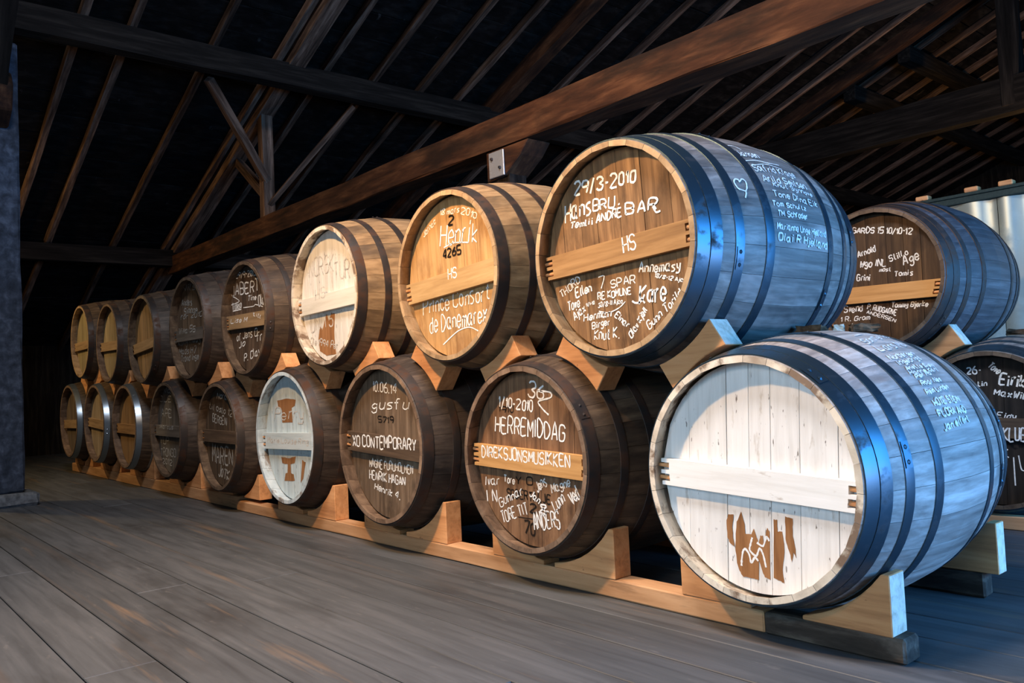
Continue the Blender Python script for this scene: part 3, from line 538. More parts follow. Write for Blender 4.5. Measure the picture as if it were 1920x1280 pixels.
# the post at the left with its stone foot and knee brace
po = tag(empty('timber_post', (-7.45, -.97, 0)), 'thick blue grey timber post on a stone foot at the left edge', 'post')
inst('shaft', box_mesh('shaft', 3.5, .34, .34, M_post, .015, .006, 14), po, None, (0, 0, 1.85), (0, PI / 2, 0))
inst('stone_foot', box_mesh('stone_foot', .52, .50, .10, M_stone, .02, .008, 3), po, None, (.0, 0, .05))
inst('bracket', prism('bracket', [(.17, 2.9), (.17, 3.25), (.34, 3.30), (.42, 3.18), (.36, 3.0)], -.10, .10, (M_beam,), .012), po)
inst('knee_brace', box_mesh('knee_brace', 1.1, .13, .15, M_beamdark, .008, .006, 4), po, None, (.46, 0, 3.32), (0, -PI / 4, 0))

# ------------------------------------------------------------------ sheet metal wall behind the second row
M_dkgreen = plain('dark_rubber_edge', (0.03, 0.045, 0.04), .6)
tw = tag(empty('sheet_metal_screen', (0, 4.2, 0)), 'pale silvery sheet metal screen behind the second row of barrels', 'screen')
def tin_panel(x0, x1, seed):
    r_ = random.Random(seed); nx, nz = 14, 12; V, F = [], []
    ph = r_.uniform(0, 6)
    for j in range(nz + 1):
        for i in range(nx + 1):
            u = i / nx; x = x0 + (x1 - x0) * u; z = .02 + 1.86 * j / nz
            d = .022 * math.sin(u * 2 * PI * 1.5 + ph + .5 * math.sin(z * 2.3 + ph)) + .009 * math.sin(u * 17 + z * 2) + r_.uniform(-.002, .002)
            V.append((x, d * (1 if 0 < i < nx else 0), z))
    for j in range(nz):
        for i in range(nx): a = j * (nx + 1) + i; F.append((a, a + 1, a + nx + 2, a + nx + 1))
    me = mesh('metal_panel', V, F, (M_tin,), None, True); inst('metal_panel', me, tw)
xs = [-4.6, -3.55, -2.75, -2.1, -1.45, -.6, .3, 1.2]
for i, (a, b) in enumerate(zip(xs, xs[1:])): tin_panel(a, b - .004, i + 3)
inst('top_flange', box_mesh('top_flange', 5.8, .07, .045, M_dkgreen, .004), tw, None, (-1.7, 0, 1.905))
inst('edge_seal', box_mesh('edge_seal', 5.8, .05, .022, M_dkgreen, .003), tw, None, (-1.7, -.02, 1.94))
for x in (-4.1, -3.4, -2.585, -2.249, -2.03, -1.4, -.8, -.1): inst('wooden_clip', box_mesh('wooden_clip', .09, .07, .035, M_pine, .006), tw, None, (x, -.01, 1.968))

# ================================================================== barrels
BL, R0, RB, HD = 0.98, 0.36, 0.432, 0.056
def prof(y): s = 2 * y / BL - 1; return R0 + (RB - R0) * (1 - s * s)
NST = 28
def stave_mesh():
    da = 2 * PI / NST; g = .0012                                   # joint between neighbours
    ys = [0, .012, .058, .1, .17, .25, .35, .49, .63, .73, .81, .88, .922, .968, .98]
    V, F, fm = [], [], []
    # outer and inner skins, four columns outside and two inside
    cols = [-.5, -.17, .17, .5]
    for yy in ys:
        r = prof(yy) - (.003 if yy in (0, .98) else 0)
        for c in cols:
            a = c * da; k = g / 2 / r * (1 if c > 0 else -1) if abs(c) == .5 else 0
            V.append((r * math.cos(a - k), yy, r * math.sin(a - k)))
        # inner skin: chime bevels in to the head
        ri = r - (.018 if yy == 0 or yy == .98 else .022 if yy <= .06 or yy >= .92 else .028)
        for c in (-.5, .5):
            a = c * da; k = g / 2 / r * (1 if c > 0 else -1)
            V.append((ri * math.cos(a - k), yy, ri * math.sin(a - k)))
    n = len(ys)
    for i in range(n - 1):
        b, t = i * 6, (i + 1) * 6
        for k in range(3): F.append((b + k, t + k, t + k + 1, b + k + 1)); fm.append(0)
        F.append((b + 3, t + 3, t + 5, b + 5)); fm.append(0)       # side
        F.append((b + 5, t + 5, t + 4, b + 4)); fm.append(1 if i < 3 or i > n - 5 else 2)   # inside
        F.append((b + 4, t + 4, t + 0, b + 0)); fm.append(0)
    F.append((0, 1, 2, 3, 5, 4)); fm.append(1); e = (n - 1) * 6
    F.append((e + 4, e + 5, e + 3, e + 2, e + 1, e)); fm.append(1)
    me = mesh('stave', V, F, (None, None, M_blackdark), fm)
    return recalc(me)
STAVE = stave_mesh()
def hoop_mesh(y0, y1, th=.0028, lap=True):
    V, F = [], []; n = 72; rows = [(y0, -.001), (y0, th), ((y0 + y1) / 2, th + .0008), (y1, th), (y1, -.001)]
    for i in range(n):
        a = 2 * PI * i / n
        for yy, o in rows: r = prof(yy) + o; V.append((r * math.cos(a), yy, r * math.sin(a)))
    m = len(rows)
    for i in range(n):
        j = (i + 1) % n
        for k in range(m - 1): F.append((i * m + k, i * m + k + 1, j * m + k + 1, j * m + k))
    sm = len(F)
    ym = (y0 + y1) / 2; w = (y1 - y0)
    if lap:                                                         # riveted lap: a raised tongue and two rivets
        for q in range(7):
            a = -.09 + q * .03; 
            for yy in (y0 + .004, y1 - .004): r = prof(yy) + th + .0022; V.append((r * math.cos(a), yy, r * math.sin(a)))
        b = n * m
        for q in range(6): F.append((b + 2 * q, b + 2 * q + 1, b + 2 * q + 3, b + 2 * q + 2))
        for a in (-.05, .05):
            r = prof(ym) + th + .002; c = Vector((r * math.cos(a), ym, r * math.sin(a))); er = Vector((math.cos(a), 0, math.sin(a))); et = Vector((-math.sin(a), 0, math.cos(a))); ey = Vector((0, 1, 0)); b = len(V)
            for q in range(6): V.append(c + (et * math.cos(q * PI / 3) + ey * math.sin(q * PI / 3)) * .0075)
            V.append(c + er * .005)
            for q in range(6): F.append((b + q, b + (q + 1) % 6, b + 6))
    me = mesh('hoop', V, F, (None,), None, True); recalc(me)
    try: me.set_sharp_from_angle(angle=.6)
    except Exception: pass
    return me
def both(a, b): return [(a, b), (BL - b, BL - a)]
HOOPS8 = [hoop_mesh(a, b) for p in ((.004, .05), (.054, .098), (.15, .186), (.285, .323)) for a, b in both(*p)]
HOOPS6 = [hoop_mesh(a, b) for p in ((.004, .048), (.135, .168), (.27, .305)) for a, b in both(*p)]
HEADR = .343
def board_mesh(x0, x1, y0=HD, t=.022):
    g = .0007; x0 += g; x1 -= g; pts = []
    lim = HEADR - .0005
    x0c, x1c = max(-lim, x0), min(lim, x1)
    nseg = max(2, int((x1c - x0c) / .022))
    top = [(x0c + (x1c - x0c) * i / nseg) for i in range(nseg + 1)]
    up = [(x, math.sqrt(max(0, HEADR ** 2 - x * x))) for x in top]; dn = [(x, -z) for x, z in reversed(up)]
    poly = []
    for p in up + dn:
        if not poly or (abs(p[0] - poly[-1][0]) + abs(p[1] - poly[-1][1])) > 1e-5: poly.append(p)
    if abs(poly[0][0] - poly[-1][0]) + abs(poly[0][1] - poly[-1][1]) < 1e-5: poly.pop()
    return prism('head_board', poly, y0, y0 + t, (None,), .0007)
REAR = prism('rear_head', [(HEADR * math.cos(2 * PI * i / 40), HEADR * math.sin(2 * PI * i / 40)) for i in range(40)], BL - HD - .022, BL - HD, (None,), 0)
def crossbar_mesh(h, off, prongs=True):
    """bar across the head, its ends cut into comb fingers"""
    def xe(z): return math.sqrt(max(.01, (HEADR - .010) ** 2 - z * z))
    z0, z1 = off - h / 2, off + h / 2; R_ = []; nn = 7
    zs = [z0 + h * i / nn for i in range(nn + 1)]
    depth = [0, 1, 0, 1, 0, 1, 0] if prongs else [0] * 7
    depth = [0, 1, 1, 0, 1, 1, 0]
    right = []
    for i in range(nn):
        d = .032 * depth[i]
        for z in (zs[i], zs[i + 1]): right.append((min(xe(zs[i]), xe(zs[i + 1])) - d, z))
    poly = right + [(-x, z) for x, z in reversed(right)]
    P = []
    for p in poly:
        if not P or abs(p[0] - P[-1][0]) + abs(p[1] - P[-1][1]) > 1e-6: P.append(p)
    return prism('crossbar', P, .030, HD - .0005, (None,), .0015)
PEG = None
def peg_mesh():
    bm = bmesh.new(); bmesh.ops.create_cone(bm, cap_ends=True, segments=10, radius1=.0075, radius2=.006, depth=.05)
    for v in bm.verts: v.co.z += .015 * (1 if v.co.z > 0 else 0)
    bmesh.ops.rotate(bm, cent=(0, 0, 0), matrix=Matrix.Rotation(PI / 2, 3, 'Y'), verts=bm.verts)
    me = bpy.data.meshes.new('peg'); bm.to_mesh(me); bm.free(); me.materials.append(None); return me
PEG = peg_mesh()
WR = 0
BARREL = {}
def head_mat(nm, d, m_, l, stain=None, amt=.5, lo=.5, vary=.35, rough=.75, spec=.25): return wood(nm + '_head', d, m_, l, (42, 42, 2.6), 6.0, stain, amt, rough, .2, vary, spec, lo)
def stave_mat(nm, d, m_, l, stain=None, amt=.5, lo=.5, rough=.6, spec=.4): return wood(nm + '_staves', d, m_, l, (34, 2.2, 34), 6.0, stain, amt, rough, .22, .42, spec, lo)
INK = {'m': M_chalkdull, 'g': M_chalkgrey, 'w': M_chalk, 'f': M_chalkfaint, 'k': M_stencil, 'p': M_paintline}
def make_barrel(key, x, y, z, r, label, group, hm, sm, cm, bm_, hoops, hm_hoop, roll, off, bh=.082, widths=None, spin=0.0, hoopmats=None):
    root = tag(empty('oak_barrel', (x, y, z)), label, 'barrel', group); s = r / R0; root.scale = (s, s, s)
    BARREL[key] = (x, y, z, s, root)
    R_ = random.Random(sum(map(ord, key)) * 7)
    for k in range(NST): inst('stave', STAVE, root, (sm, cm, M_blackdark), None, (0, -(2 * PI * k / NST + spin), 0))
    for i, hme in enumerate(hoops): inst('hoop', hme, root, ((hoopmats[i] if hoopmats else hm_hoop),), None, (0, R_.uniform(0, 2 * PI), 0))
    rl = math.radians(roll)
    ws = widths or [R_.uniform(.8, 1.25) for _ in range(R_.choice((7, 8)))]
    tot = sum(ws); xx = -HEADR
    for w in ws:
        d = 2 * HEADR * w / tot; inst('head_board', board_mesh(xx, xx + d, HD + R_.uniform(-.0002, .0013)), root, (hm,), None, (0, -rl, 0)); xx += d
    inst('rear_head', REAR, root, (sm,))
    bar = inst('crossbar', crossbar_mesh(bh, off), root, (bm_,), None, (0, -rl, 0))
    for sx in (-1, 1):
        for f in (-.5, .5):
            zz = off + f * bh * .46; px = sx * (math.sqrt((HEADR - .01) ** 2 - zz * zz) - .022)
            inst('peg', PEG, bar, (M_pine if bm_ is not None else None,), (px, .042, zz), (0, 0, 0 if sx > 0 else PI))
    # writing: one part for each ink and surface
    todo = {}; nw = 0
    for n_, sf, ink, txt, u0, v0, u1, v1, h, w in TEXT:
        nw += 1
        if n_ == key: todo.setdefault((sf, ink, nw), []).append(('t', txt, u0, v0, u1, v1, h, w))
    for n_, sf, ink, P, w in STROKES:
        nw += 1
        if n_ == key: todo.setdefault((sf, ink, nw), []).append(('s', P, w))
    for (sf, ink, _n), items in todo.items():
        V, F = [], []
        if sf == 's': surf = lambda u, v: ((prof(u) + .0016) * math.cos(v / .41), u, (prof(u) + .0016) * math.sin(v / .41)); kv = .41
        else:
            yy = (HD - .0007 - (.0003 if ink in 'wfpgm' else 0)) if sf == 'h' else .0294; surf = lambda u, v, yy=yy: (u, yy, v); kv = 1.0
        for it in items:
            if it[0] == 's': ribbon(V, F, smooth_line([(a, b * kv) for a, b in it[1]], 6), it[2], surf); continue
            _, txt, u0, v0, u1, v1, h, w = it; v0 *= kv; v1 *= kv
            ls, wd = glyph_lines(txt); Lx = math.hypot(u1 - u0, v1 - v0); ca, sa = (u1 - u0) / Lx, (v1 - v0) / Lx
            for l in ls:
                P = [(gx / wd * Lx, gy / 6 * h) for gx, gy in l]; P = [(u0 + a * ca - b * sa, v0 + a * sa + b * ca) for a, b in P]
                ribbon(V, F, smooth_line(P), w, surf)
        o = inst('stencilled_lettering' if ink == 'k' else 'chalk_writing', mesh('writing', V, F, (INK[ink],)), root)
    for n_, P in PATCHES:
        if n_ != key: continue
        Q = []
        for i in range(len(P)):                                     # ragged edge, torn along the grain
            a, b = P[i], P[(i + 1) % len(P)]
            for k in range(4): t = k / 4; Q.append((a[0] + (b[0] - a[0]) * t + (R_.uniform(-.0008, .0008) if k else 0), a[1] + (b[1] - a[1]) * t + (R_.uniform(-.0018, .0018) if k else 0)))
        tri = tessellate_polygon([[Vector((a, b, 0)) for a, b in Q]])
        me = mesh('worn_patch', [(a, HD - .0005, b) for a, b in Q], [tuple(q) for q in tri], (M_bare,)); inst('worn_patch', me, root)
    return root
G_LOW, G_UP, G_BACK = 'barrels on the lower tier of the front row', 'barrels on the upper tier of the front row', 'barrels of the second row'
hx = lambda *c: tuple(c)
# ---- staves, chimes, heads
S_dark = stave_mat('dark_oak', (.018, .013, .010), (.045, .032, .025), (.095, .07, .052), (.14, .13, .125), .3, .58)
S_brown = stave_mat('brown_oak', (.028, .018, .012), (.075, .048, .03), (.15, .10, .06), (.03, .02, .015), .6, .52)
S_tan = stave_mat('tan_oak', (.13, .08, .04), (.27, .17, .085), (.40, .27, .145), (.05, .034, .022), .75, .5)
S_grey = stave_mat('grey_oak', (.13, .11, .10), (.30, .26, .235), (.52, .47, .44), (.17, .11, .085), .6, .54, .55)
S_greydark = stave_mat('slate_oak', (.065, .056, .052), (.15, .13, .118), (.29, .25, .225), (.46, .36, .32), .7, .57, .5)
S_plum = stave_mat('plum_oak', (.035, .03, .032), (.075, .064, .066), (.15, .13, .13), (.22, .20, .20), .5, .60, .5)
C_tan = wood('tan_chime', (.20, .125, .065), (.36, .24, .13), (.48, .34, .20), (16, 16, 16), 7, (.10, .06, .035), .6, .7, .2, .4, .25, .55)
C_brown = wood('brown_chime', (.08, .05, .032), (.17, .11, .072), (.28, .19, .125), (16, 16, 16), 7, (.06, .04, .03), .6, .7, .2, .4, .25, .55)
C_dark = wood('dark_chime', (.05, .034, .024), (.11, .075, .05), (.20, .14, .09), (16, 16, 16), 7, (.03, .02, .015), .6, .7, .2, .35, .25, .55)
C_white = wood('white_chime', (.42, .36, .28), (.62, .54, .43), (.74, .68, .58), (14, 14, 14), 8, (.17, .10, .06), .85, .7, .2, .3, .25, .56)
C_blue = wood('pale_blue_chime', (.36, .44, .48), (.50, .58, .62), (.64, .70, .72), (14, 14, 14), 8, (.20, .13, .08), .8, .7, .2, .3, .25, .58)
overlay(C_white, (8, 8, 8), .50, .58, (.15, .09, .055), .9, True)
overlay(C_blue, (7, 20, 7), .54, .64, (.17, .105, .06), .8, True)
overlay(S_grey, (5, 3, 5), .50, .66, (.13, .105, .095), .6, True)
overlay(S_greydark, (6, 2.2, 6), .54, .68, (.05, .045, .045), .7, True)
H = dict(
 U8=head_mat('date_chalked', (.085, .045, .020), (.175, .095, .042), (.29, .165, .075), (.40, .23, .10), .55, .60, .25),
 U7=head_mat('honey', (.27, .145, .055), (.40, .235, .095), (.50, .31, .14), (.23, .12, .045), .4, .6, .12),
 U6=head_mat('white_painted', (.52, .49, .43), (.64, .61, .55), (.72, .70, .65), (.50, .42, .32), .5, .58, .1, .8),
 U5=head_mat('umber', (.035, .022, .014), (.085, .055, .036), (.15, .10, .065), (.03, .02, .014), .5, .5, .3),
 U4=head_mat('sepia', (.05, .032, .020), (.11, .075, .048), (.18, .12, .075), (.05, .035, .025), .5, .5, .35),
 U3=head_mat('amber', (.13, .08, .035), (.25, .155, .07), (.36, .23, .11), (.12, .07, .035), .5, .52, .35),
 U2=head_mat('olive', (.15, .11, .055), (.27, .21, .115), (.38, .30, .18), (.13, .09, .05), .5, .52, .3),
 U1=head_mat('straw', (.16, .12, .06), (.29, .235, .125), (.40, .33, .19), (.14, .10, .055), .5, .52, .3),
 B9=head_mat('chalk_white', (.58, .56, .53), (.70, .685, .66), (.78, .765, .74), (.48, .44, .39), .5, .56, .05, .8),
 B8=head_mat('russet', (.075, .038, .02), (.165, .088, .045), (.26, .15, .08), (.33, .19, .10), .5, .60, .35),
 B7=head_mat('walnut', (.065, .042, .026), (.13, .088, .056), (.21, .15, .10), (.28, .18, .09), .55, .62, .45),
 B6=head_mat('pale_blue', (.34, .42, .45), (.47, .555, .58), (.57, .64, .65), (.34, .36, .34), .5, .58, .12, .75),
 B5=head_mat('ebony', (.028, .019, .012), (.065, .044, .028), (.115, .08, .05), (.16, .10, .05), .5, .62, .4),
 B4=head_mat('slate', (.06, .052, .043), (.105, .09, .074), (.16, .14, .115), (.05, .04, .032), .4, .55, .3),
 B3=head_mat('ochre', (.12, .065, .025), (.22, .125, .05), (.33, .20, .09), (.10, .055, .025), .5, .52, .4),
 B2=head_mat('fawn', (.17, .125, .075), (.29, .225, .145), (.40, .32, .22), (.14, .09, .05), .5, .54, .35),
 B1=head_mat('drab', (.06, .045, .03), (.13, .095, .062), (.20, .155, .105), (.05, .035, .025), .5, .52, .35),
 RU=head_mat('tobacco', (.028, .016, .010), (.062, .036, .019), (.11, .066, .035), (.40, .20, .07), .8, .56, .3),
 RB=head_mat('black', (.010, .008, .007), (.022, .017, .014), (.05, .036, .027), (.20, .10, .055), .5, .66, .3))
for k_, c_ in (('B9', (.33, .27, .20)), ('U6', (.34, .25, .16)), ('B6', (.24, .19, .13))):
    overlay(H[k_], (34, 20, 7), .60, .70, c_, .55, False); overlay(H[k_], (90, 40, 22), .68, .72, (.07, .05, .035), .8, False, 2.0)
for k_, c_ in (('U8', (.05, .026, .012)), ('B8', (.045, .023, .012)), ('U7', (.20, .10, .04)), ('B7', (.04, .026, .016)), ('RU', (.018, .011, .008))): overlay(H[k_], (9, 9, 4), .52, .68, c_, .7, False)
for k_, c_ in (('U8', (.36, .20, .085)), ('B8', (.30, .17, .085)), ('B7', (.20, .135, .08))): overlay(H[k_], (30, 9, 3.2), .60, .70, c_, .6, False)
def bar_mat(nm, d, m_, l): return wood(nm + '_bar', d, m_, l, (3, 30, 40), 5, None, 0, .7, .15, .1)
K_gold = bar_mat('golden', (.34, .17, .055), (.46, .245, .085), (.56, .32, .125))
K_rust = bar_mat('brown', (.17, .085, .03), (.27, .145, .055), (.37, .21, .085))
K_honey = bar_mat('honey', (.27, .16, .065), (.38, .24, .105), (.48, .32, .15))
K_white = bar_mat('white_painted', (.66, .64, .60), (.76, .75, .72), (.82, .81, .79))
overlay(K_white, (9, 40, 30), .62, .70, (.34, .27, .2), .6, False)
K_cream = bar_mat('cream', (.56, .52, .43), (.68, .64, .55), (.75, .72, .64))
K_blue = bar_mat('pale_blue', (.40, .48, .50), (.52, .59, .60), (.62, .67, .67))
K_dark = bar_mat('dark', (.045, .028, .018), (.085, .055, .034), (.14, .09, .055))
K_tan = bar_mat('tan', (.20, .125, .06), (.31, .20, .10), (.41, .27, .14))
K_slate = bar_mat('slate', (.075, .062, .05), (.12, .10, .082), (.17, .145, .12))

def barrel_row():
    L8, L6 = HOOPS8, HOOPS6
    z8 = [M_hoopzinc, M_hooprust]
    mk = make_barrel
    mk('U8', -1.882, 0, 1.216, .364, 'brown barrel chalked 29/3-2010 with a heart drawn on its dark side', G_UP, H['U8'], S_greydark, C_tan, K_rust, L8, M_hoop, 2.7, -.009, .084, None, .03)
    mk('B9', -1.397, 0, .477, .356, 'grey barrel with white painted head and a bare brown worn patch', G_LOW, H['B9'], S_grey, C_white, K_white, L8, M_hoop, -3.0, -.017, .084, [1, 1.35, .75, .7, .9, 1.1, .8], .06)
    mk('U7', -2.826, 0, 1.244, .362, 'tan barrel with honey coloured head stencilled 2 and 4265', G_UP, H['U7'], S_tan, C_tan, K_honey, L6, M_hooprust, 3.6, -.028, .092, None, .1)
    mk('B8', -2.381, 0, .489, .354, 'russet barrel chalked HERREMIDDAG with a golden crossbar', G_LOW, H['B8'], S_brown, C_brown, K_gold, L6, M_hooprust, -2.4, -.010, .09)
    mk('U6', -3.918, 0, 1.276, .367, 'upper barrel with white painted head and pale flaking chime', G_UP, H['U6'], S_tan, C_white, K_cream, L6, M_hooprust, 1.1, -.031, .088, None, .05)
    mk('B7', -3.415, 0, .515, .377, 'dark walnut barrel chalked XO CONTEMPORARY on its crossbar', G_LOW, H['B7'], S_dark, C_brown, K_dark, L6, M_hooprust, -3.0, -.012, .092)
    mk('B6', -4.45, 0, .519, .377, 'lower barrel with pale blue painted head worn brown in two spots', G_LOW, H['B6'], S_dark, C_blue, K_blue, L6, M_hooprust, 1.1, -.022, .09)
    mk('U5', -4.977, 0, 1.249, .353, 'dark upper barrel crowded with chalk scrawl above a tan crossbar', G_UP, H['U5'], S_brown, C_dark, K_tan, L6, M_hooprust, -1.0, -.016, .09)
    mk('B5', -5.479, 0, .499, .356, 'blackish lower barrel chalked BERGEN, between the pale blue one and the VUP one', G_LOW, H['B5'], S_dark, C_dark, K_dark, L6, M_hooprust, -.5, -.003)
    mk('U4', -5.994, 0, 1.263, .366, 'sepia upper barrel with faint chalk lines and a dull crossbar', G_UP, H['U4'], S_dark, C_dark, K_slate, L6, M_hooprust, -.4, -.045)
    mk('B4', -6.528, 0, .526, .361, 'slate grey lower barrel chalked VUP and OLE', G_LOW, H['B4'], S_dark, C_dark, K_slate, L6, M_hooprust, -.5, -.012)
    mk('U3', -7.07, 0, 1.253, .356, 'amber headed upper barrel with a steeply tilted tan crossbar', G_UP, H['U3'], S_dark, C_dark, K_tan, L6, M_hooprust, 3.8, -.051)
    mk('B3', -7.612, 0, .534, .355, 'ochre headed lower barrel with two bright galvanised hoops', G_LOW, H['B3'], S_brown, C_brown, K_rust, L6, M_hooprust, -.9, -.023, hoopmats=[M_hoopzinc, M_hooprust, M_hoopzinc, M_hooprust, M_hooprust, M_hooprust])
    mk('U2', -8.087, 0, 1.286, .357, 'olive brown headed upper barrel, second from the far left end', G_UP, H['U2'], S_dark, C_brown, K_tan, L6, M_hooprust, -.7, -.028)
    mk('B2', -8.602, 0, .552, .365, 'fawn headed lower barrel, second from the far left end', G_LOW, H['B2'], S_brown, C_brown, K_tan, L6, M_hooprust, -2.8, -.009, hoopmats=[M_hoopzinc, M_hooprust, M_hooprust, M_hooprust, M_hooprust, M_hooprust])
    mk('U1', -9.083, 0, 1.361, .360, 'straw coloured upper barrel at the far left end of the row', G_UP, H['U1'], S_brown, C_tan, K_tan, L6, M_hooprust, .4, -.039)
    mk('B1', -9.627, 0, .562, .375, 'dark lower barrel with a wide shiny hoop at the far left end', G_LOW, H['B1'], S_dark, C_brown, K_tan, L6, M_hooprust, .7, -.031, hoopmats=[M_hoopzinc, M_hooprust, M_hooprust, M_hooprust, M_hooprust, M_hooprust])
    mk('RU', -2.0, 2.1, 1.22, .36, 'tobacco brown barrel chalked GARDS 15 before the sheet metal screen', G_BACK, H['RU'], S_plum, C_dark, K_gold, L8, M_hooprust, -.7, -.076, .086, None, .02)
    mk('RB', -1.5, 2.1, .455, .367, 'black headed barrel chalked Eirik at the right edge', G_BACK, H['RB'], S_greydark, C_dark, K_dark, L8, M_hoop, -2.0, .009, .09)
    mk('RH', -2.53, 2.1, .455, .36, 'unmarked dark barrel in deep shade under the GARDS 15 barrel', G_BACK, H['B5'], S_dark, C_dark, K_dark, L6, M_hooprust, 1.0, -.01, .09)
barrel_row()

# ================================================================== rails, cradle blocks, chocks
RY0, RY1 = .12, .205
def rail(label, x0, x1, y0, y1, z1, dark=None, group='support rails'):
    t = tag(empty('support_rail', ((x0 + x1) / 2, (y0 + y1) / 2, 0)), label, 'rail', group)
    me = box_mesh('beam', x1 - x0 - (dark or 0), y1 - y0, z1, M_rail, .005, .0015, max(2, int((x1 - x0) / .4)))
    inst('beam', me, t, None, (-(dark or 0) / 2, 0, z1 / 2))
    if dark:
        bm = box_mesh('weathered_end', dark, y1 - y0 + .002, z1 + .001, M_raildark, .007, .0015, 4); inst('weathered_end', bm, t, None, ((x1 - x0) / 2 - dark / 2, 0, z1 / 2))
    return t
rail('pine rail on the floor under the near barrels, its right end blackened', -5.46, -1.02, RY0, RY1, .066, .42)
rail('far pine rail on the floor under the five dark left barrels', -10.15, -5.475, RY0 + .02, RY1 + .02, .088)
rail('dark rail behind the white headed barrel under its rear end', -3.2, -1.11, .90, .965, .082, .5)
rail('brown rail under the black headed barrel of the second row', -3.0, .2, 2.12, 2.17, .062)
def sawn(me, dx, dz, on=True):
    """the flat sawn faces square to (dx, dz) get the paler wood, on chosen blocks only"""
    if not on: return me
    me.materials.append(M_palewood)
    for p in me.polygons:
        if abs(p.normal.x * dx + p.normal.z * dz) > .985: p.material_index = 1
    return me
def cradle(key, side, y0, y1, zb, label, rise=.25, wide=.022):
    x, y, z, s, _ = BARREL[key]
    r = max(prof((yy - y) / s) * s for yy in (y0, y1, (y0 + y1) / 2) if 0 <= (yy - y) / s <= BL) + .004
    zt = z - rise * s; dx = math.sqrt(r * r - (z - zt) ** 2); poly = []
    dz0 = min(r * .9995, z - zb - .012); x_in = .03
    xi = math.sqrt(max(0, r * r - dz0 * dz0)) if dz0 < r * .999 else .03
    for i in range(9):
        a = xi + (dx - xi) * i / 8; poly.append((side * a, z - math.sqrt(r * r - a * a)))
    poly += [(side * (dx + wide), zt), (side * (dx + wide), zb), (side * xi, zb)]
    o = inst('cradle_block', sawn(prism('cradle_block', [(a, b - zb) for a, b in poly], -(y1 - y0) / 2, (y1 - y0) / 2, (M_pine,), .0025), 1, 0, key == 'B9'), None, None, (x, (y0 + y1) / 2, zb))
    return tag(o, label, 'wooden block', 'cradle blocks on the rails')
NAMES = dict(B9='white headed grey barrel', B8='HERREMIDDAG barrel', B7='XO CONTEMPORARY barrel', B6='pale blue headed barrel', B5='BERGEN barrel', B4='VUP barrel', B3='ochre headed barrel', B2='fawn headed barrel', B1='leftmost lower barrel', U8='29/3-2010 barrel', U7='honey coloured 4265 barrel', U6='white headed upper barrel', U5='scrawled upper barrel', U4='sepia upper barrel', U3='amber headed barrel', U2='olive brown upper barrel', U1='straw coloured barrel', RU='GARDS 15 barrel', RB='Eirik barrel', RH='unmarked dark barrel')
for i in range(9, 0, -1):
    k = 'B%d' % i; near = i > 5
    for sd, w in ((-1, 'left'), (1, 'right')):
        cradle(k, sd, RY0 + (0 if near else .02), RY1 + (0 if near else .02), .0665 if near else .0885, 'concave pine cradle block under the %s side of the %s' % (w, NAMES[k]))
for sd, w in ((1, 'right'),): cradle('B9', sd, .90, .965, .0828, 'knotty pine block propping the rear %s side of the white headed grey barrel' % w, .23, .03)
for k in ('B9', 'B8'):
    if k == 'B8': cradle(k, 1, .90, .965, .0828, 'pine block propping the rear right side of the HERREMIDDAG barrel', .23, .03)
for sd, w in ((-1, 'left'), (1, 'right')): cradle('RH', sd, 2.12, 2.17, .0625, 'pine cradle block under the %s side of the unmarked dark barrel' % w)
cradle('RB', -1, 2.12, 2.17, .0625, 'pine cradle block under the left side of the Eirik barrel')
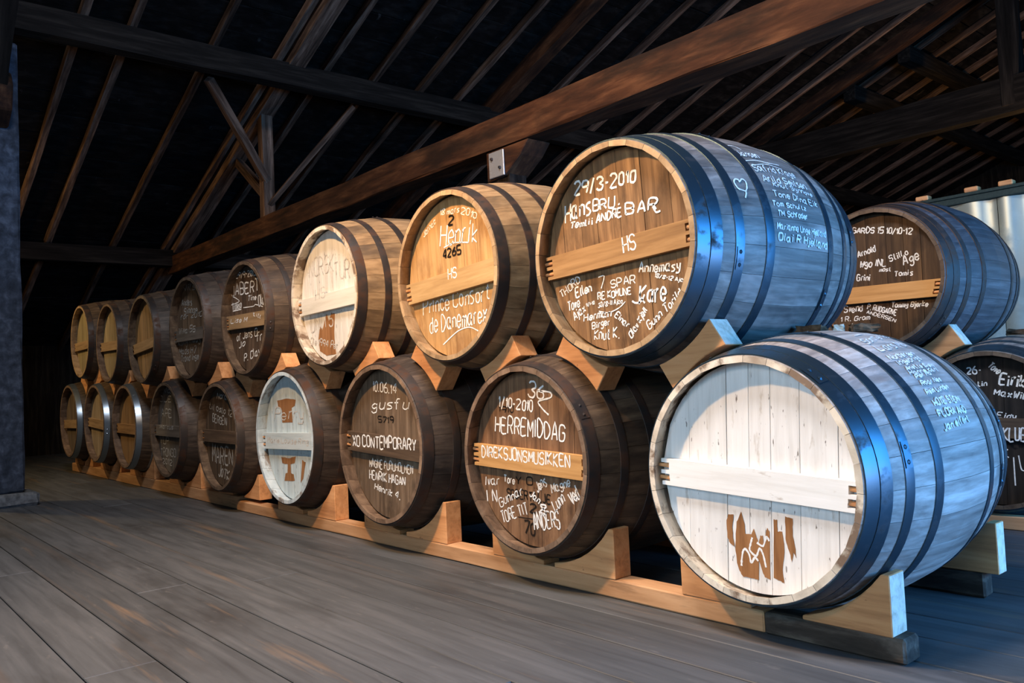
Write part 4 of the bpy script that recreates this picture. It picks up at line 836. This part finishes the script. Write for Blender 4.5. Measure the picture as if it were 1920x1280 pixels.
def chock(ku, kl, y0, y1, hw=.125):
    xu, yu, zu, su, _ = BARREL[ku]; xl, yl, zl, sl, _ = BARREL[kl]
    ru = max(prof((yy - yu) / su) * su for yy in (y0, y1)) + .004; rl = max(prof((yy - yl) / sl) * sl for yy in (y0, y1)) + .004
    cu, cl = Vector((xu, zu)), Vector((xl, zl)); d = (cl - cu).normalized(); t = Vector((-d.y, d.x)); m = (cu + d * ru + cl - d * rl) / 2; poly = []
    for i in range(9):
        w = -hw + 2 * hw * i / 8; p = cu + d * math.sqrt(ru * ru - w * w) + t * w - m; poly.append((p.x, p.y))
    for i in range(8, -1, -1):
        w = -hw + 2 * hw * i / 8; p = cl - d * math.sqrt(rl * rl - w * w) + t * w - m; poly.append((p.x, p.y))
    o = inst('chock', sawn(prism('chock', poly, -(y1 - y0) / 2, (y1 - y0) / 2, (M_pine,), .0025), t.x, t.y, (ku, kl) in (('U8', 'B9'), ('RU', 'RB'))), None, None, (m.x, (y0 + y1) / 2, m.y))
    return tag(o, 'pine chock between the %s and the %s below' % (NAMES[ku], NAMES[kl]), 'chock', 'chocks between the two tiers')
for i in range(8, 0, -1):
    chock('U%d' % i, 'B%d' % (i + 1), .10, .195); chock('U%d' % i, 'B%d' % i, .10, .195)
chock('RU', 'RB', 2.2, 2.29); chock('RU', 'RH', 2.2, 2.29)

# ------------------------------------------------------------------ bark scraps lying on top of two barrels
def scrap(name, loc, size, mat, label, rot):
    bm = bmesh.new(); bmesh.ops.create_cube(bm, size=1); bmesh.ops.subdivide_edges(bm, edges=bm.edges[:], cuts=2, use_grid_fill=True)
    r_ = random.Random(int(loc[0] * 1e4))
    for v in bm.verts: v.co = Vector((v.co.x * size[0] * r_.uniform(.75, 1.1), v.co.y * size[1] * r_.uniform(.7, 1.15), v.co.z * size[2] * r_.uniform(.6, 1.2) + .12 * size[0] * (v.co.x ** 2)))
    me = bpy.data.meshes.new(name); bm.to_mesh(me); bm.free(); me.materials.append(mat)
    return tag(inst(name, me, None, None, loc, rot), label, 'wood scrap')
def on_top(key, dx, yl): x, y, z, s, _ = BARREL[key]; r = prof(yl) * s; return (x + dx, y + yl * s, z + math.sqrt(r * r - dx * dx))
for k, (dx, yl, sz, mt, lb) in enumerate((( -.10, .60, (.10, .05, .03), M_bark, 'dark brown bark strip on top of the white headed grey barrel'), (-.03, .66, (.035, .035, .026), M_palewood, 'pale wood chip among bark on top of the white headed grey barrel'), (.03, .72, (.09, .05, .03), M_bark, 'curled bark piece beside the pale chip on the grey barrel'))):
    p = on_top('B9', dx, yl); scrap('bark_scrap' if mt is M_bark else 'wood_chip', (p[0], p[1], p[2] + sz[2] * .8), sz, mt, lb, (0, 0, .4 * k))
for k, (dx, yl, sz, lb) in enumerate(((-.03, .62, (.14, .07, .03), 'brown bark strip lying on top of the Eirik barrel'), (.08, .68, (.12, .08, .035), 'rough bark curl lying behind the strip on the Eirik barrel'))):
    p = on_top('RB', dx, yl); scrap('bark_scrap', (p[0], p[1], p[2] + sz[2] * .8), sz, M_bark, lb, (0, 0, .6 * k))
